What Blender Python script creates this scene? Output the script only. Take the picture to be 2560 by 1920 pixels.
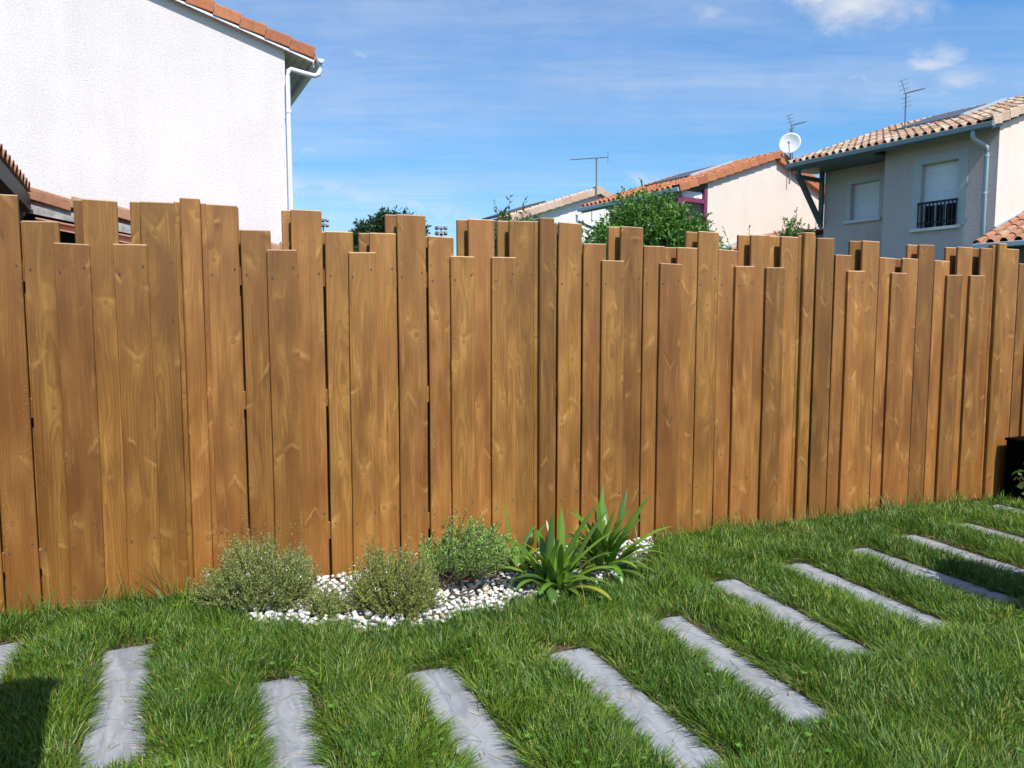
import bpy, math, random
import numpy as np
from mathutils import Vector, Matrix
R = math.radians
for o in list(bpy.data.objects): bpy.data.objects.remove(o)
scene = bpy.context.scene
col = scene.collection
random.seed(7)
rng = np.random.default_rng(11)

# ------------------------------------------------------------------ camera
CAM_H = 1.365
cam_d = bpy.data.cameras.new('camera')
cam = bpy.data.objects.new('camera', cam_d); col.objects.link(cam)
cam.location = (0, 0, CAM_H)
cam.rotation_euler = (R(90 - 4.853), 0, 0)
cam_d.sensor_fit = 'HORIZONTAL'; cam_d.sensor_width = 36.0
cam_d.lens = 36.0 * 1811.0 / 2560.0
cam_d.clip_start = 0.05; cam_d.clip_end = 2000
scene.camera = cam
scene.render.resolution_x = 1024; scene.render.resolution_y = 768

# ------------------------------------------------------------------ node helper
class NG:
    def __init__(s, tree): s.t = tree; s.n = tree.nodes; s.l = tree.links
    def new(s, kind, **kw):
        n = s.n.new(kind)
        for k, v in kw.items():
            setattr(n, k, v)
        return n
    def put(s, sock, v):
        if hasattr(v, 'links') or isinstance(v, bpy.types.NodeSocket): s.l.new(v, sock)
        else:
            if isinstance(v, (tuple, list)) and sock.type == 'RGBA' and len(v) == 3: v = (*v, 1)
            sock.default_value = v
    def m(s, op, a, b=0.0, c=None, clamp=False):
        n = s.new('ShaderNodeMath', operation=op, use_clamp=clamp)
        s.put(n.inputs[0], a); s.put(n.inputs[1], b)
        if c is not None: s.put(n.inputs[2], c)
        return n.outputs[0]
    def v(s, op, a, b=(0, 0, 0)):
        n = s.new('ShaderNodeVectorMath', operation=op)
        s.put(n.inputs[0], a)
        if op == 'SCALE': s.put(n.inputs['Scale'], b)
        else: s.put(n.inputs[1], b)
        return n.outputs['Value'] if op in ('LENGTH', 'DISTANCE', 'DOT_PRODUCT') else n.outputs[0]
    def mapping(s, vec, loc=(0, 0, 0), rot=(0, 0, 0), scale=(1, 1, 1)):
        n = s.new('ShaderNodeMapping'); s.put(n.inputs[0], vec)
        n.inputs[1].default_value = loc; n.inputs[2].default_value = rot; n.inputs[3].default_value = scale
        return n.outputs[0]
    def noise(s, vec, scale, detail=3, rough=.55, dist=0.0, out=0):
        n = s.new('ShaderNodeTexNoise'); s.put(n.inputs['Vector'], vec)
        n.inputs['Scale'].default_value = scale; n.inputs['Detail'].default_value = detail
        n.inputs['Roughness'].default_value = rough; n.inputs['Distortion'].default_value = dist
        return n.outputs[out]
    def sep(s, vec):
        n = s.new('ShaderNodeSeparateXYZ'); s.put(n.inputs[0], vec); return n.outputs
    def comb(s, x, y, z):
        n = s.new('ShaderNodeCombineXYZ'); s.put(n.inputs[0], x); s.put(n.inputs[1], y); s.put(n.inputs[2], z); return n.outputs[0]
    def step(s, v, a, b, lo=0.0, hi=1.0):
        n = s.new('ShaderNodeMapRange', interpolation_type='SMOOTHSTEP')
        s.put(n.inputs[0], v); s.put(n.inputs[1], a); s.put(n.inputs[2], b); s.put(n.inputs[3], lo); s.put(n.inputs[4], hi)
        return n.outputs[0]
    def mix(s, f, a, b, mode='MIX'):
        n = s.new('ShaderNodeMix', data_type='RGBA', blend_type=mode)
        s.put(n.inputs[0], f); s.put(n.inputs[6], a); s.put(n.inputs[7], b)
        return n.outputs[2]

# ------------------------------------------------------------------ world and sun
SUN_AZ, SUN_EL = R(29.0), R(54.0)     # azimuth from -Y towards +X
SUN_STR, SKY_STR, EXPO = 5.0, 0.080, 0.27
world = bpy.data.worlds.new('World'); scene.world = world; world.use_nodes = True
g = NG(world.node_tree)
for n in list(g.n): g.n.remove(n)
sky = g.new('ShaderNodeTexSky', sky_type='NISHITA'); sky.sun_disc = False
sky.sun_elevation = SUN_EL; sky.sun_rotation = math.pi - SUN_AZ
sky.altitude = 100; sky.air_density = 1.0; sky.dust_density = 0.6; sky.ozone_density = 1.6
tc = g.new('ShaderNodeTexCoord'); dirv = tc.outputs['Generated']
sx, sy, sz = g.sep(dirv)
zz = g.m('MAXIMUM', sz, 0.03)
plane = g.comb(g.m('DIVIDE', sx, zz), g.m('DIVIDE', sy, zz), 0.0)
# cirrus veils, drawn on a high flat layer
mp = g.mapping(plane, rot=(0, 0, R(-24)), scale=(0.32, 1.25, 1))
warp = g.noise(plane, 0.5, 3, .5, out=1)
mpw = g.v('ADD', mp, g.v('SCALE', warp, 0.8))
c1 = g.noise(mpw, 0.75, 8, .62)
c2 = g.noise(g.mapping(plane, loc=(3.1, 7.7, 0), scale=(.22, .22, .22)), 1.0, 3, .5)
veil = g.m('MULTIPLY', g.step(c1, .34, .72), g.step(c2, .25, .58, .35, 1.0))
fine = g.noise(g.mapping(plane, rot=(0, 0, R(-30)), scale=(1.6, 7.0, 1)), 1.3, 6, .65, 0.6)
veil = g.m('MULTIPLY', veil, g.step(fine, .15, .75, .65, 1.15))
cir = g.m('MULTIPLY', veil, 0.43)
# a long thin vapour band low in the sky and the separate small cumulus puffs, by direction
yy = g.m('MAXIMUM', sy, 0.05)
px = g.m('DIVIDE', sx, yy); pz = g.m('DIVIDE', sz, yy)
front = g.step(sy, .1, .3)
pw = g.noise(g.comb(px, g.m('MULTIPLY', pz, 1.6), 0.0), 8.0, 8, .66, .3, out=1)
pwx, pwy, pwz = g.sep(pw)
qx = g.m('ADD', px, g.m('MULTIPLY', g.m('SUBTRACT', pwx, .5), .16))
qz = g.m('ADD', pz, g.m('MULTIPLY', g.m('SUBTRACT', pwy, .5), .085))
tot = None
for cx, cz, a, b, k in [(.452, .420, .115, .048, 1.2), (.395, .428, .06, .030, 1.0), (.475, .322, .034, .012, .5), (.553, .350, .055, .022, .85), (.597, .322, .065, .025, .75),
                        (.187, .200, .040, .011, .5), (-.208, .360, .035, .012, .5), (.262, .420, .042, .016, .5), (-.305, .415, .04, .02, .35), (-.28, .24, .03, .008, .4)]:
    ex = g.m('DIVIDE', g.m('SUBTRACT', qx, cx), a); ez = g.m('DIVIDE', g.m('SUBTRACT', qz, cz), b)
    r2 = g.m('SQRT', g.m('ADD', g.m('MULTIPLY', ex, ex), g.m('MULTIPLY', ez, ez)))
    s_ = g.m('MULTIPLY', g.step(g.m('ADD', r2, g.m('MULTIPLY', g.m('SUBTRACT', pwz, .5), .9)), 1.25, -.15), k * .88)
    tot = s_ if tot is None else g.m('MAXIMUM', tot, s_)
# vapour band
t_ = g.m('SUBTRACT', qz, g.m('ADD', .135, g.m('MULTIPLY', px, -.20)))
band = g.m('MULTIPLY', g.step(g.m('ABSOLUTE', t_), .016, .002), g.m('MULTIPLY', g.step(px, .0, -.08), g.step(pwz, .3, .6)))
tot = g.m('MAXIMUM', tot, g.m('MULTIPLY', band, .5))
tot = g.m('MULTIPLY', tot, front)
cm = g.m('MAXIMUM', cir, tot)
cm = g.m('MINIMUM', cm, .93)
up_ = g.step(sz, 0.0, .45)
tint = g.mix(up_, (.90, 1.46, 1.68, 1), (.86, 1.58, 2.12, 1))
skyc = g.mix(1.0, sky.outputs[0], tint, 'MULTIPLY')
cl_col = g.mix(g.step(pwy, .35, .62), (6.8, 7.4, 8.4, 1), (8.8, 9.0, 9.4, 1))
fin = g.mix(cm, skyc, cl_col)
bg = g.new('ShaderNodeBackground'); g.l.new(fin, bg.inputs[0]); bg.inputs[1].default_value = SKY_STR
wo = g.new('ShaderNodeOutputWorld'); g.l.new(bg.outputs[0], wo.inputs[0])

sd = bpy.data.lights.new('sun', 'SUN'); sd.energy = SUN_STR; sd.angle = R(.53); sd.color = (1.0, .955, .89)
sun = bpy.data.objects.new('sun', sd); col.objects.link(sun)
sv = Vector((math.sin(SUN_AZ) * math.cos(SUN_EL), -math.cos(SUN_AZ) * math.cos(SUN_EL), math.sin(SUN_EL)))
sun.rotation_euler = sv.to_track_quat('Z', 'Y').to_euler(); sun.location = sv * 30
vs = scene.view_settings; vs.view_transform = 'Standard'; vs.look = 'None'; vs.exposure = EXPO; vs.gamma = 1; vs.use_curve_mapping = False

# ------------------------------------------------------------------ object helpers
def tag(o, label=None, cat=None, group=None, kind=None):
    if label: o['label'] = label
    if cat: o['category'] = cat
    if group: o['group'] = group
    if kind: o['kind'] = kind
    return o
def link(o, parent=None):
    col.objects.link(o)
    if parent is not None: o.parent = parent
    return o
def empty(name, loc=(0, 0, 0), rz=0.0, parent=None):
    o = bpy.data.objects.new(name, None); o.location = loc; o.rotation_euler = (0, 0, rz); o.empty_display_size = .1
    return link(o, parent)
class MB:
    def __init__(s): s.v = []; s.f = []
    def add(s, vs_, fs_):
        b = len(s.v); s.v += [tuple(p) for p in vs_]; s.f += [tuple(b + i for i in f) for f in fs_]; return s
    def box(s, x0, x1, y0, y1, z0, z1):
        return s.add([(x0, y0, z0), (x1, y0, z0), (x1, y1, z0), (x0, y1, z0), (x0, y0, z1), (x1, y0, z1), (x1, y1, z1), (x0, y1, z1)],
                     [(0, 3, 2, 1), (4, 5, 6, 7), (0, 1, 5, 4), (1, 2, 6, 5), (2, 3, 7, 6), (3, 0, 4, 7)])
    def prism(s, pts, axis, a, b):      # pts 2D polygon, extruded along axis from a to b
        n = len(pts)
        def P(p, t):
            if axis == 'x': return (t, p[0], p[1])
            if axis == 'y': return (p[0], t, p[1])
            return (p[0], p[1], t)
        return s.add([P(p, a) for p in pts] + [P(p, b) for p in pts],
                     [tuple(range(n - 1, -1, -1)), tuple(range(n, 2 * n))] + [(i, (i + 1) % n, n + (i + 1) % n, n + i) for i in range(n)])
    def tube(s, path, r, n=8, r1=None, caps=True):
        path = [Vector(p) for p in path]; m = len(path); rings = []
        ref = Vector((0, 0, 1))
        for i, p in enumerate(path):
            t = (path[min(i + 1, m - 1)] - path[max(i - 1, 0)]).normalized()
            a = t.cross(ref)
            if a.length < .05: a = t.cross(Vector((0, 1, 0)))
            a.normalize(); b = t.cross(a)
            rr = r if r1 is None else r + (r1 - r) * i / (m - 1)
            rings.append([p + a * rr * math.cos(6.2832 * k / n) + b * rr * math.sin(6.2832 * k / n) for k in range(n)])
        vs_ = [q for ring in rings for q in ring]; fs_ = []
        for i in range(m - 1):
            for k in range(n):
                fs_.append((i * n + k, i * n + (k + 1) % n, (i + 1) * n + (k + 1) % n, (i + 1) * n + k))
        if caps: fs_ += [tuple(range(n - 1, -1, -1)), tuple(range((m - 1) * n, m * n))]
        return s.add(vs_, fs_)
    def beam(s, p, q, w, h):            # rectangular bar from p to q, w sideways, h upwards
        p, q = Vector(p), Vector(q); t = (q - p).normalized(); a = t.cross(Vector((0, 0, 1)))
        if a.length < .05: a = Vector((1, 0, 0))
        a.normalize(); b = a.cross(t)
        c = []
        for e in (p, q):
            c += [e - a * w / 2 - b * h / 2, e + a * w / 2 - b * h / 2, e + a * w / 2 + b * h / 2, e - a * w / 2 + b * h / 2]
        return s.add(c, [(0, 1, 2, 3), (7, 6, 5, 4), (0, 4, 5, 1), (1, 5, 6, 2), (2, 6, 7, 3), (3, 7, 4, 0)])
    def mesh(s, name, m=None, smooth=False):
        me = bpy.data.meshes.new(name); me.from_pydata([tuple(p) for p in s.v], [], s.f)
        if m: me.materials.append(m)
        me.update()
        if smooth: me.polygons.foreach_set('use_smooth', [True] * len(me.polygons))
        return me
    def build(s, name, m, parent=None, loc=(0, 0, 0), smooth=False, bevel=0.0):
        me = s.mesh(name, m, smooth)
        o = bpy.data.objects.new(name, me); o.location = loc; link(o, parent)
        if bevel:
            md = o.modifiers.new('bevel', 'BEVEL'); md.width = bevel; md.segments = 2; md.limit_method = 'ANGLE'
        return o
def npmesh(name, verts, faces_idx, sizes, m, cols=None, smooth=False):
    """verts (n,3); faces_idx flat loop array; sizes per polygon"""
    me = bpy.data.meshes.new(name)
    me.vertices.add(len(verts)); me.vertices.foreach_set('co', np.asarray(verts, np.float32).ravel())
    me.loops.add(len(faces_idx)); me.loops.foreach_set('vertex_index', np.asarray(faces_idx, np.int32))
    me.polygons.add(len(sizes)); st = np.concatenate([[0], np.cumsum(sizes)[:-1]]).astype(np.int32)
    me.polygons.foreach_set('loop_start', st)
    try: me.polygons.foreach_set('loop_total', np.asarray(sizes, np.int32))
    except Exception: pass
    if cols is not None:
        at = me.color_attributes.new('tint', 'FLOAT_COLOR', 'POINT')
        c = np.ones((len(verts), 4), np.float32); c[:, :3] = cols; at.data.foreach_set('color', c.ravel())
    me.update(calc_edges=True); me.validate()
    me.materials.append(m)
    if smooth: me.polygons.foreach_set('use_smooth', [True] * len(me.polygons))
    return me
def obj(name, me, parent=None, loc=(0, 0, 0)):
    o = bpy.data.objects.new(name, me); o.location = loc; return link(o, parent)

# ------------------------------------------------------------------ materials
def mat(name):
    m = bpy.data.materials.new(name); m.use_nodes = True
    gg = NG(m.node_tree)
    b = m.node_tree.nodes['Principled BSDF']
    return m, gg, b
def bump(gg, b, height, strength=.3, dist=.01):
    n = gg.new('ShaderNodeBump'); n.inputs['Strength'].default_value = strength; n.inputs['Distance'].default_value = dist
    gg.l.new(height, n.inputs['Height']); gg.l.new(n.outputs[0], b.inputs['Normal'])
def ocoord(gg): return gg.new('ShaderNodeTexCoord').outputs['Object']
def orand(gg): return gg.new('ShaderNodeObjectInfo').outputs['Random']
def simple(name, c, rough=.6, var=.12, scale=8.0, metal=0.0, spec=.4, bmp=0.0, objvar=0.0):
    m, gg, b = mat(name); co = ocoord(gg)
    nz = gg.noise(co, scale, 5, .6)
    f = gg.step(nz, .25, .75, 1 - var, 1 + var)
    if objvar: f = gg.m('MULTIPLY', f, gg.m('ADD', 1 - objvar, gg.m('MULTIPLY', orand(gg), 2 * objvar)))
    cc = gg.v('SCALE', c, f)
    gg.l.new(cc, b.inputs['Base Color'])
    b.inputs['Roughness'].default_value = rough; b.inputs['Metallic'].default_value = metal
    b.inputs['Specular IOR Level'].default_value = spec
    if bmp: bump(gg, b, gg.noise(co, scale * 6, 4, .6), bmp, .004)
    return m

def wood_material(name, base, sat=1.0):
    m, gg, b = mat(name)
    co = ocoord(gg); rnd = orand(gg)
    r1 = gg.m('FRACT', gg.m('MULTIPLY', rnd, 17.31)); r2 = gg.m('FRACT', gg.m('MULTIPLY', rnd, 91.7)); r3 = gg.m('FRACT', gg.m('MULTIPLY', rnd, 47.9))
    off = gg.comb(gg.m('MULTIPLY', rnd, 57.0), gg.m('MULTIPLY', r1, 31.0), gg.m('MULTIPLY', r2, 83.0))
    X, Y, Z = gg.sep(co)
    # knots: cells about 0.13 x 0.42 m, one knot each
    kc = gg.v('ADD', gg.comb(gg.m('MULTIPLY', X, 8.0), 0.0, gg.m('MULTIPLY', Z, 2.5)), off)
    kc = gg.comb(gg.sep(kc)[0], 0.0, gg.sep(kc)[2])
    vo = gg.new('ShaderNodeTexVoronoi', voronoi_dimensions='3D', feature='F1'); gg.l.new(kc, vo.inputs['Vector']); vo.inputs['Scale'].default_value = 1.0
    vo.inputs['Randomness'].default_value = .95
    dv = gg.v('SUBTRACT', kc, vo.outputs['Position'])
    dX, _, dZ = gg.sep(dv)
    kx = gg.m('DIVIDE', dX, 8.0); kz = gg.m('DIVIDE', dZ, 2.5)           # metres from knot
    cr, cg, cb = gg.sep(vo.outputs['Color'])
    wv = gg.noise(gg.v('ADD', gg.v('MULTIPLY', co, (14, 14, 9)), off), 1.0, 3, .6, out=1)
    wx, wy, wz = gg.sep(wv)
    kx0 = gg.m('ADD', kx, gg.m('MULTIPLY', gg.m('SUBTRACT', wx, .5), .010)); kz0 = gg.m('ADD', kz, gg.m('MULTIPLY', gg.m('SUBTRACT', wy, .5), .014))
    kx = gg.m('ADD', kx, gg.m('MULTIPLY', gg.m('SUBTRACT', wx, .5), .026))
    kz = gg.m('ADD', kz, gg.m('MULTIPLY', gg.m('SUBTRACT', wy, .5), .060))
    def sq(a): return gg.m('MULTIPLY', a, a)
    kr = gg.m('SQRT', gg.m('ADD', sq(kx0), sq(gg.m('MULTIPLY', kz0, gg.m('ADD', .45, gg.m('MULTIPLY', cb, .5))))))
    has = gg.step(cr, .30, .36)
    size = gg.m('ADD', .0045, gg.m('MULTIPLY', cg, .0075))
    q = gg.m('DIVIDE', kr, size)
    knot = gg.m('MULTIPLY', gg.step(q, 1.15, .7), has)
    ring = gg.m('MULTIPLY', gg.step(gg.m('ABSOLUTE', gg.m('SUBTRACT', q, 1.15)), .28, .0), has)
    # swirl of the grain round each knot
    halo = gg.m('MULTIPLY', gg.m('EXPONENT', gg.m('MULTIPLY', -1.0, gg.m('ADD', sq(gg.m('DIVIDE', kx, .030)), sq(gg.m('DIVIDE', kz, .085))))), has)
    # whisker marks: a V or an inverted V through the knot
    sgn = gg.m('SUBTRACT', gg.m('MULTIPLY', gg.m('GREATER_THAN', cb, .5), 2.0), 1.0)
    r1c = gg.m('FRACT', gg.m('MULTIPLY', cg, 13.7)); sidef = gg.step(gg.m('MULTIPLY', kx, gg.m('SUBTRACT', gg.m('FRACT', gg.m('MULTIPLY', cr, 23.1)), .5)), -.006, .004, .12, 1.0)
    vz = gg.m('SUBTRACT', kz, gg.m('MULTIPLY', gg.m('MULTIPLY', gg.m('ABSOLUTE', kx), sgn), gg.m('ADD', .25, gg.m('MULTIPLY', r1c, 1.5))))
    vband = gg.m('MULTIPLY', gg.m('EXPONENT', gg.m('MULTIPLY', -1.0, sq(gg.m('DIVIDE', vz, gg.m('ADD', .007, gg.m('MULTIPLY', cr, .020)))))), gg.m('MULTIPLY', gg.m('MULTIPLY', gg.step(gg.m('ABSOLUTE', kx), .075, .005), sidef), gg.step(cg, .22, .60)))
    vz2 = gg.m('SUBTRACT', vz, gg.m('MULTIPLY', sgn, .024))
    vdark = gg.m('MULTIPLY', gg.m('EXPONENT', gg.m('MULTIPLY', -1.0, sq(gg.m('DIVIDE', vz2, .020)))), gg.m('MULTIPLY', gg.m('MULTIPLY', gg.step(gg.m('ABSOLUTE', kx), .085, .005), sidef), gg.step(cg, .22, .60)))
    # growth rings about a slanted pith
    nl = gg.noise(gg.v('ADD', gg.v('MULTIPLY', co, (7, 7, 1.3)), off), 1.0, 3, .5, out=1)
    nx, ny, nz = gg.sep(nl)
    pxx = gg.m('ADD', gg.m('SUBTRACT', X, gg.m('MULTIPLY', gg.m('SUBTRACT', r1, .5), .07)), gg.m('MULTIPLY', gg.m('SUBTRACT', nx, .5), .035))
    pyy = gg.m('ADD', gg.m('ADD', .012, gg.m('MULTIPLY', r2, .03)), gg.m('ADD', gg.m('MULTIPLY', gg.m('SUBTRACT', ny, .5), .09), gg.m('MULTIPLY', gg.m('MULTIPLY', Z, gg.m('SUBTRACT', r3, .5)), .05)))
    rad = gg.m('ADD', gg.m('SQRT', gg.m('ADD', sq(pxx), sq(pyy))), gg.m('MULTIPLY', halo, .018))
    w = gg.m('FRACT', gg.m('MULTIPLY', rad, 90.0))
    rings = gg.m('MULTIPLY', gg.step(w, .15, .95), gg.step(w, 1.0, .93))
    # long streaks
    st1 = gg.noise(gg.v('ADD', gg.v('MULTIPLY', co, (24, 24, .55)), off), 1.0, 4, .6)
    st2 = gg.noise(gg.v('ADD', gg.v('MULTIPLY', co, (150, 150, 3.0)), off), 1.0, 3, .6)
    bl = gg.noise(gg.v('ADD', gg.v('MULTIPLY', co, (9, 9, 2.2)), gg.v('SCALE', off, 1.7)), 1.0, 4, .55)
    bl2 = gg.noise(gg.v('ADD', gg.v('MULTIPLY', co, (13, 13, 1.6)), gg.v('SCALE', off, 2.9)), 1.0, 3, .55)
    warm = tuple(base); dark = (base[0] * .52, base[1] * .46, base[2] * .42); lite = (base[0] * 1.34, base[1] * 1.50, base[2] * 1.60)
    pink = (base[0] * 1.08, base[1] * 1.12, base[2] * 1.55); olive = (base[0] * .76, base[1] * .74, base[2] * .70)
    c = gg.mix(gg.step(st1, .30, .68), (*warm, 1), (*olive, 1))
    c = gg.mix(gg.m('MULTIPLY', gg.step(bl, .38, .68), .85), c, (*dark, 1))
    c = gg.mix(gg.m('MULTIPLY', gg.step(bl2, .46, .74), .72), c, (*lite, 1))
    c = gg.mix(gg.m('MULTIPLY', rings, gg.m('ADD', .18, gg.m('MULTIPLY', r3, .40))), c, (dark[0] * .8, dark[1] * .75, dark[2] * .7, 1))
    c = gg.mix(gg.m('MULTIPLY', gg.step(st2, .40, .62), .42), c, (*dark, 1))
    # weathered, greyer and pinker tops, rain-washed bright foot of the ends
    top = gg.step(Z, .9, 1.95)
    c = gg.mix(gg.m('MULTIPLY', top, .34), c, (base[0] * .90, base[1] * 1.08, base[2] * 1.8, 1))
    low = gg.step(Z, .75, .0)
    splash = gg.m('MULTIPLY', gg.step(gg.m('ADD', Z, gg.m('MULTIPLY', gg.m('SUBTRACT', bl, .5), -.35)), .20, .03), .42)
    c = gg.mix(splash, c, (.10, .062, .028, 1))
    c = gg.mix(gg.m('MULTIPLY', low, .40), c, (base[0] * .98, base[1] * .86, base[2] * .62, 1))
    # knots
    c = gg.mix(gg.m('MULTIPLY', halo, .38), c, (base[0] * 1.35, base[1] * 1.55, base[2] * 1.7, 1))
    c = gg.mix(gg.m('MULTIPLY', vdark, .68), c, (*dark, 1))
    c = gg.mix(gg.m('MULTIPLY', vband, .46), c, (base[0] * 1.75, base[1] * 2.15, base[2] * 2.8, 1))
    c = gg.mix(gg.m('MULTIPLY', knot, gg.m('MULTIPLY', gg.step(cb, .2, .8), .60)), c, (base[0] * .55, base[1] * .46, base[2] * .45, 1))
    c = gg.mix(gg.m('MULTIPLY', ring, gg.m('ADD', .35, gg.m('MULTIPLY', cb, .4))), c, (base[0] * .33, base[1] * .28, base[2] * .3, 1))
    # resin-yellow streaks and fine pale specks along some edges
    ys = gg.noise(gg.v('ADD', gg.v('MULTIPLY', co, (30, 30, 2.4)), gg.v('SCALE', off, 4.1)), 1.0, 4, .6)
    c = gg.mix(gg.m('MULTIPLY', gg.step(ys, .60, .76), .55), c, (base[0] * 1.36, base[1] * 1.66, base[2] * 1.8, 1))
    sp = gg.noise(gg.v('ADD', gg.v('MULTIPLY', co, (260, 260, 120)), off), 1.0, 1, .5)
    spm = gg.m('MULTIPLY', gg.step(gg.m('ABSOLUTE', X), .02, .055), gg.step(gg.noise(gg.v('ADD', gg.v('MULTIPLY', co, (12, 12, 2)), gg.v('SCALE', off, .7)), 1.0, 2, .5), .5, .62))
    c = gg.mix(gg.m('MULTIPLY', gg.m('MULTIPLY', gg.step(sp, .66, .72), spm), .55), c, (.60, .42, .16, 1))
    # drying cracks
    ck = gg.noise(gg.v('ADD', gg.v('MULTIPLY', co, (95, 95, 1.6)), gg.v('SCALE', off, 3.3)), 1.0, 2, .5)
    ckm = gg.m('MULTIPLY', gg.step(gg.m('ABSOLUTE', gg.m('SUBTRACT', ck, .5)), .012, .002), gg.step(bl, .58, .66))
    c = gg.mix(gg.m('MULTIPLY', ckm, .7), c, (.06, .03, .015, 1))
    gn = gg.sep(gg.new('ShaderNodeNewGeometry').outputs['True Normal'])[2]
    c = gg.mix(gg.m('MULTIPLY', gg.step(gn, .25, .6), .75), c, (.56, .36, .23, 1))
    val = gg.m('ADD', .74, gg.m('MULTIPLY', r2, .50))
    hs = gg.new('ShaderNodeHueSaturation'); gg.l.new(c, hs.inputs['Color']); gg.l.new(val, hs.inputs['Value'])
    gg.put(hs.inputs['Hue'], gg.m('ADD', .497, gg.m('MULTIPLY', r3, .011))); hs.inputs['Saturation'].default_value = sat
    gg.l.new(hs.outputs[0], b.inputs['Base Color'])
    b.inputs['Roughness'].default_value = .62; b.inputs['Specular IOR Level'].default_value = .3
    hgt = gg.m('ADD', gg.m('MULTIPLY', st2, .5), gg.m('ADD', gg.m('MULTIPLY', rings, -.35), gg.m('ADD', gg.m('MULTIPLY', ring, -.8), gg.m('MULTIPLY', ckm, -2.0))))
    bump(gg, b, hgt, .35, .0015)
    return m
M = {}
M['wood'] = wood_material('stained_softwood', (.325, .137, .033))
M['oldwood'] = simple('grey_weathered_timber', (.34, .33, .32), .8, .35, 14, bmp=.5)
M['darkwood'] = simple('dark_brown_timber', (.10, .075, .058), .6, .3, 10, bmp=.2)
M['black'] = simple('shade_and_pane_black', (.004, .003, .003), .8, .3, 10)
M['black2'] = simple('shadow_patch_black', (.0035, .002, .0015), .9, .2, 10, spec=.03)
M['screw'] = simple('zinc_screw', (.10, .10, .11), .5, .2, 20, metal=.5)

def render_wall(name, c, b_s=.35, scale=44):
    m, gg, b = mat(name); co = ocoord(gg)
    n1 = gg.noise(co, scale, 6, .68); n2 = gg.noise(co, 1.1, 5, .6); n3 = gg.noise(gg.v('MULTIPLY', co, (3, 3, .5)), 1.0, 4, .6)
    f = gg.m('ADD', gg.step(n1, .25, .62, .84, 1.03), gg.m('ADD', gg.step(n2, .3, .7, -.035, .03), gg.step(n3, .3, .75, .0, -.06)))
    gg.l.new(gg.v('SCALE', c, f), b.inputs['Base Color']); b.inputs['Roughness'].default_value = .92; b.inputs['Specular IOR Level'].default_value = .15
    bump(gg, b, n1, b_s, .02); return m
M['wall_pink'] = render_wall('pinkish_white_render', (.72, .66, .645))
M['wall_cream'] = render_wall('cream_render', (.76, .665, .58), .3)
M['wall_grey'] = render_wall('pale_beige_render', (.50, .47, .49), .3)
M['wall_white'] = render_wall('offwhite_render', (.74, .70, .65), .3)
M['trim'] = simple('smooth_pale_trim', (.62, .63, .62), .8, .04, 5)
M['shutter'] = simple('white_roller_shutter', (.78, .79, .84), .5, .03, 5)
M['white'] = simple('white_plastic', (.78, .80, .84), .35, .03, 4)
M['bluegrey'] = simple('blue_grey_paint', (.17, .23, .26), .45, .08, 6)
M['bluegrey_lt'] = simple('light_blue_grey_paint', (.36, .46, .52), .45, .06, 6)
M['greenpaint'] = simple('dark_green_grey_paint', (.07, .10, .10), .5, .1, 6)
M['purple'] = simple('plum_paint', (.20, .045, .10), .5, .12, 8)
M['iron'] = simple('black_iron', (.012, .014, .02), .5, .1, 10)
M['galv'] = simple('galvanised_metal', (.16, .16, .18), .5, .2, 20, metal=.3)
M['panel'] = simple('solar_glass', (.075, .075, .085), .45, .1, 2, spec=.4)
M['alu'] = simple('aluminium', (.62, .66, .68), .35, .05, 5, metal=.4)
M['dish'] = simple('pale_dish_paint', (.62, .66, .66), .4, .04, 5)
M['salmon'] = simple('salmon_painted_board', (.52, .25, .16), .5, .1, 7)
M['soffit'] = simple('white_soffit_boards', (.50, .49, .46), .7, .06, 7)

def tile_mat(name, a, b_, c_, lichen=.25, rough=.85):
    m, gg, b = mat(name); co = ocoord(gg); rnd = orand(gg)
    geo = gg.new('ShaderNodeNewGeometry').outputs['Position']
    isl = gg.new('ShaderNodeNewGeometry').outputs['Random Per Island']
    rr = gg.m('FRACT', gg.m('ADD', gg.m('MULTIPLY', rnd, 7.7), gg.m('MULTIPLY', isl, 3.3)))
    c = gg.mix(gg.step(rr, .1, .5), (*a, 1), (*b_, 1)); c = gg.mix(gg.step(rr, .62, .9), c, (*c_, 1))
    n1 = gg.noise(geo, 9, 5, .65); n2 = gg.noise(geo, 30, 4, .6)
    c = gg.mix(gg.m('MULTIPLY', gg.step(n1, .5, .72), lichen), c, (.10, .085, .07, 1))
    c = gg.v('SCALE', c, gg.step(n2, .25, .75, .86, 1.1))
    gg.l.new(c, b.inputs['Base Color']); b.inputs['Roughness'].default_value = rough; b.inputs['Specular IOR Level'].default_value = .2
    bump(gg, b, n2, .3, .004); return m
M['t_orange'] = tile_mat('orange_clay', (.44, .16, .075), (.48, .19, .09), (.38, .14, .07), .34)
M['t_salmon'] = tile_mat('salmon_clay', (.42, .20, .12), (.36, .165, .095), (.46, .27, .17), .45)
M['t_mixed'] = tile_mat('mixed_old_clay', (.50, .40, .30), (.36, .25, .17), (.36, .17, .10), .75)
M['t_beige'] = tile_mat('beige_clay', (.58, .43, .33), (.55, .40, .30), (.50, .34, .25), .35)

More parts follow.
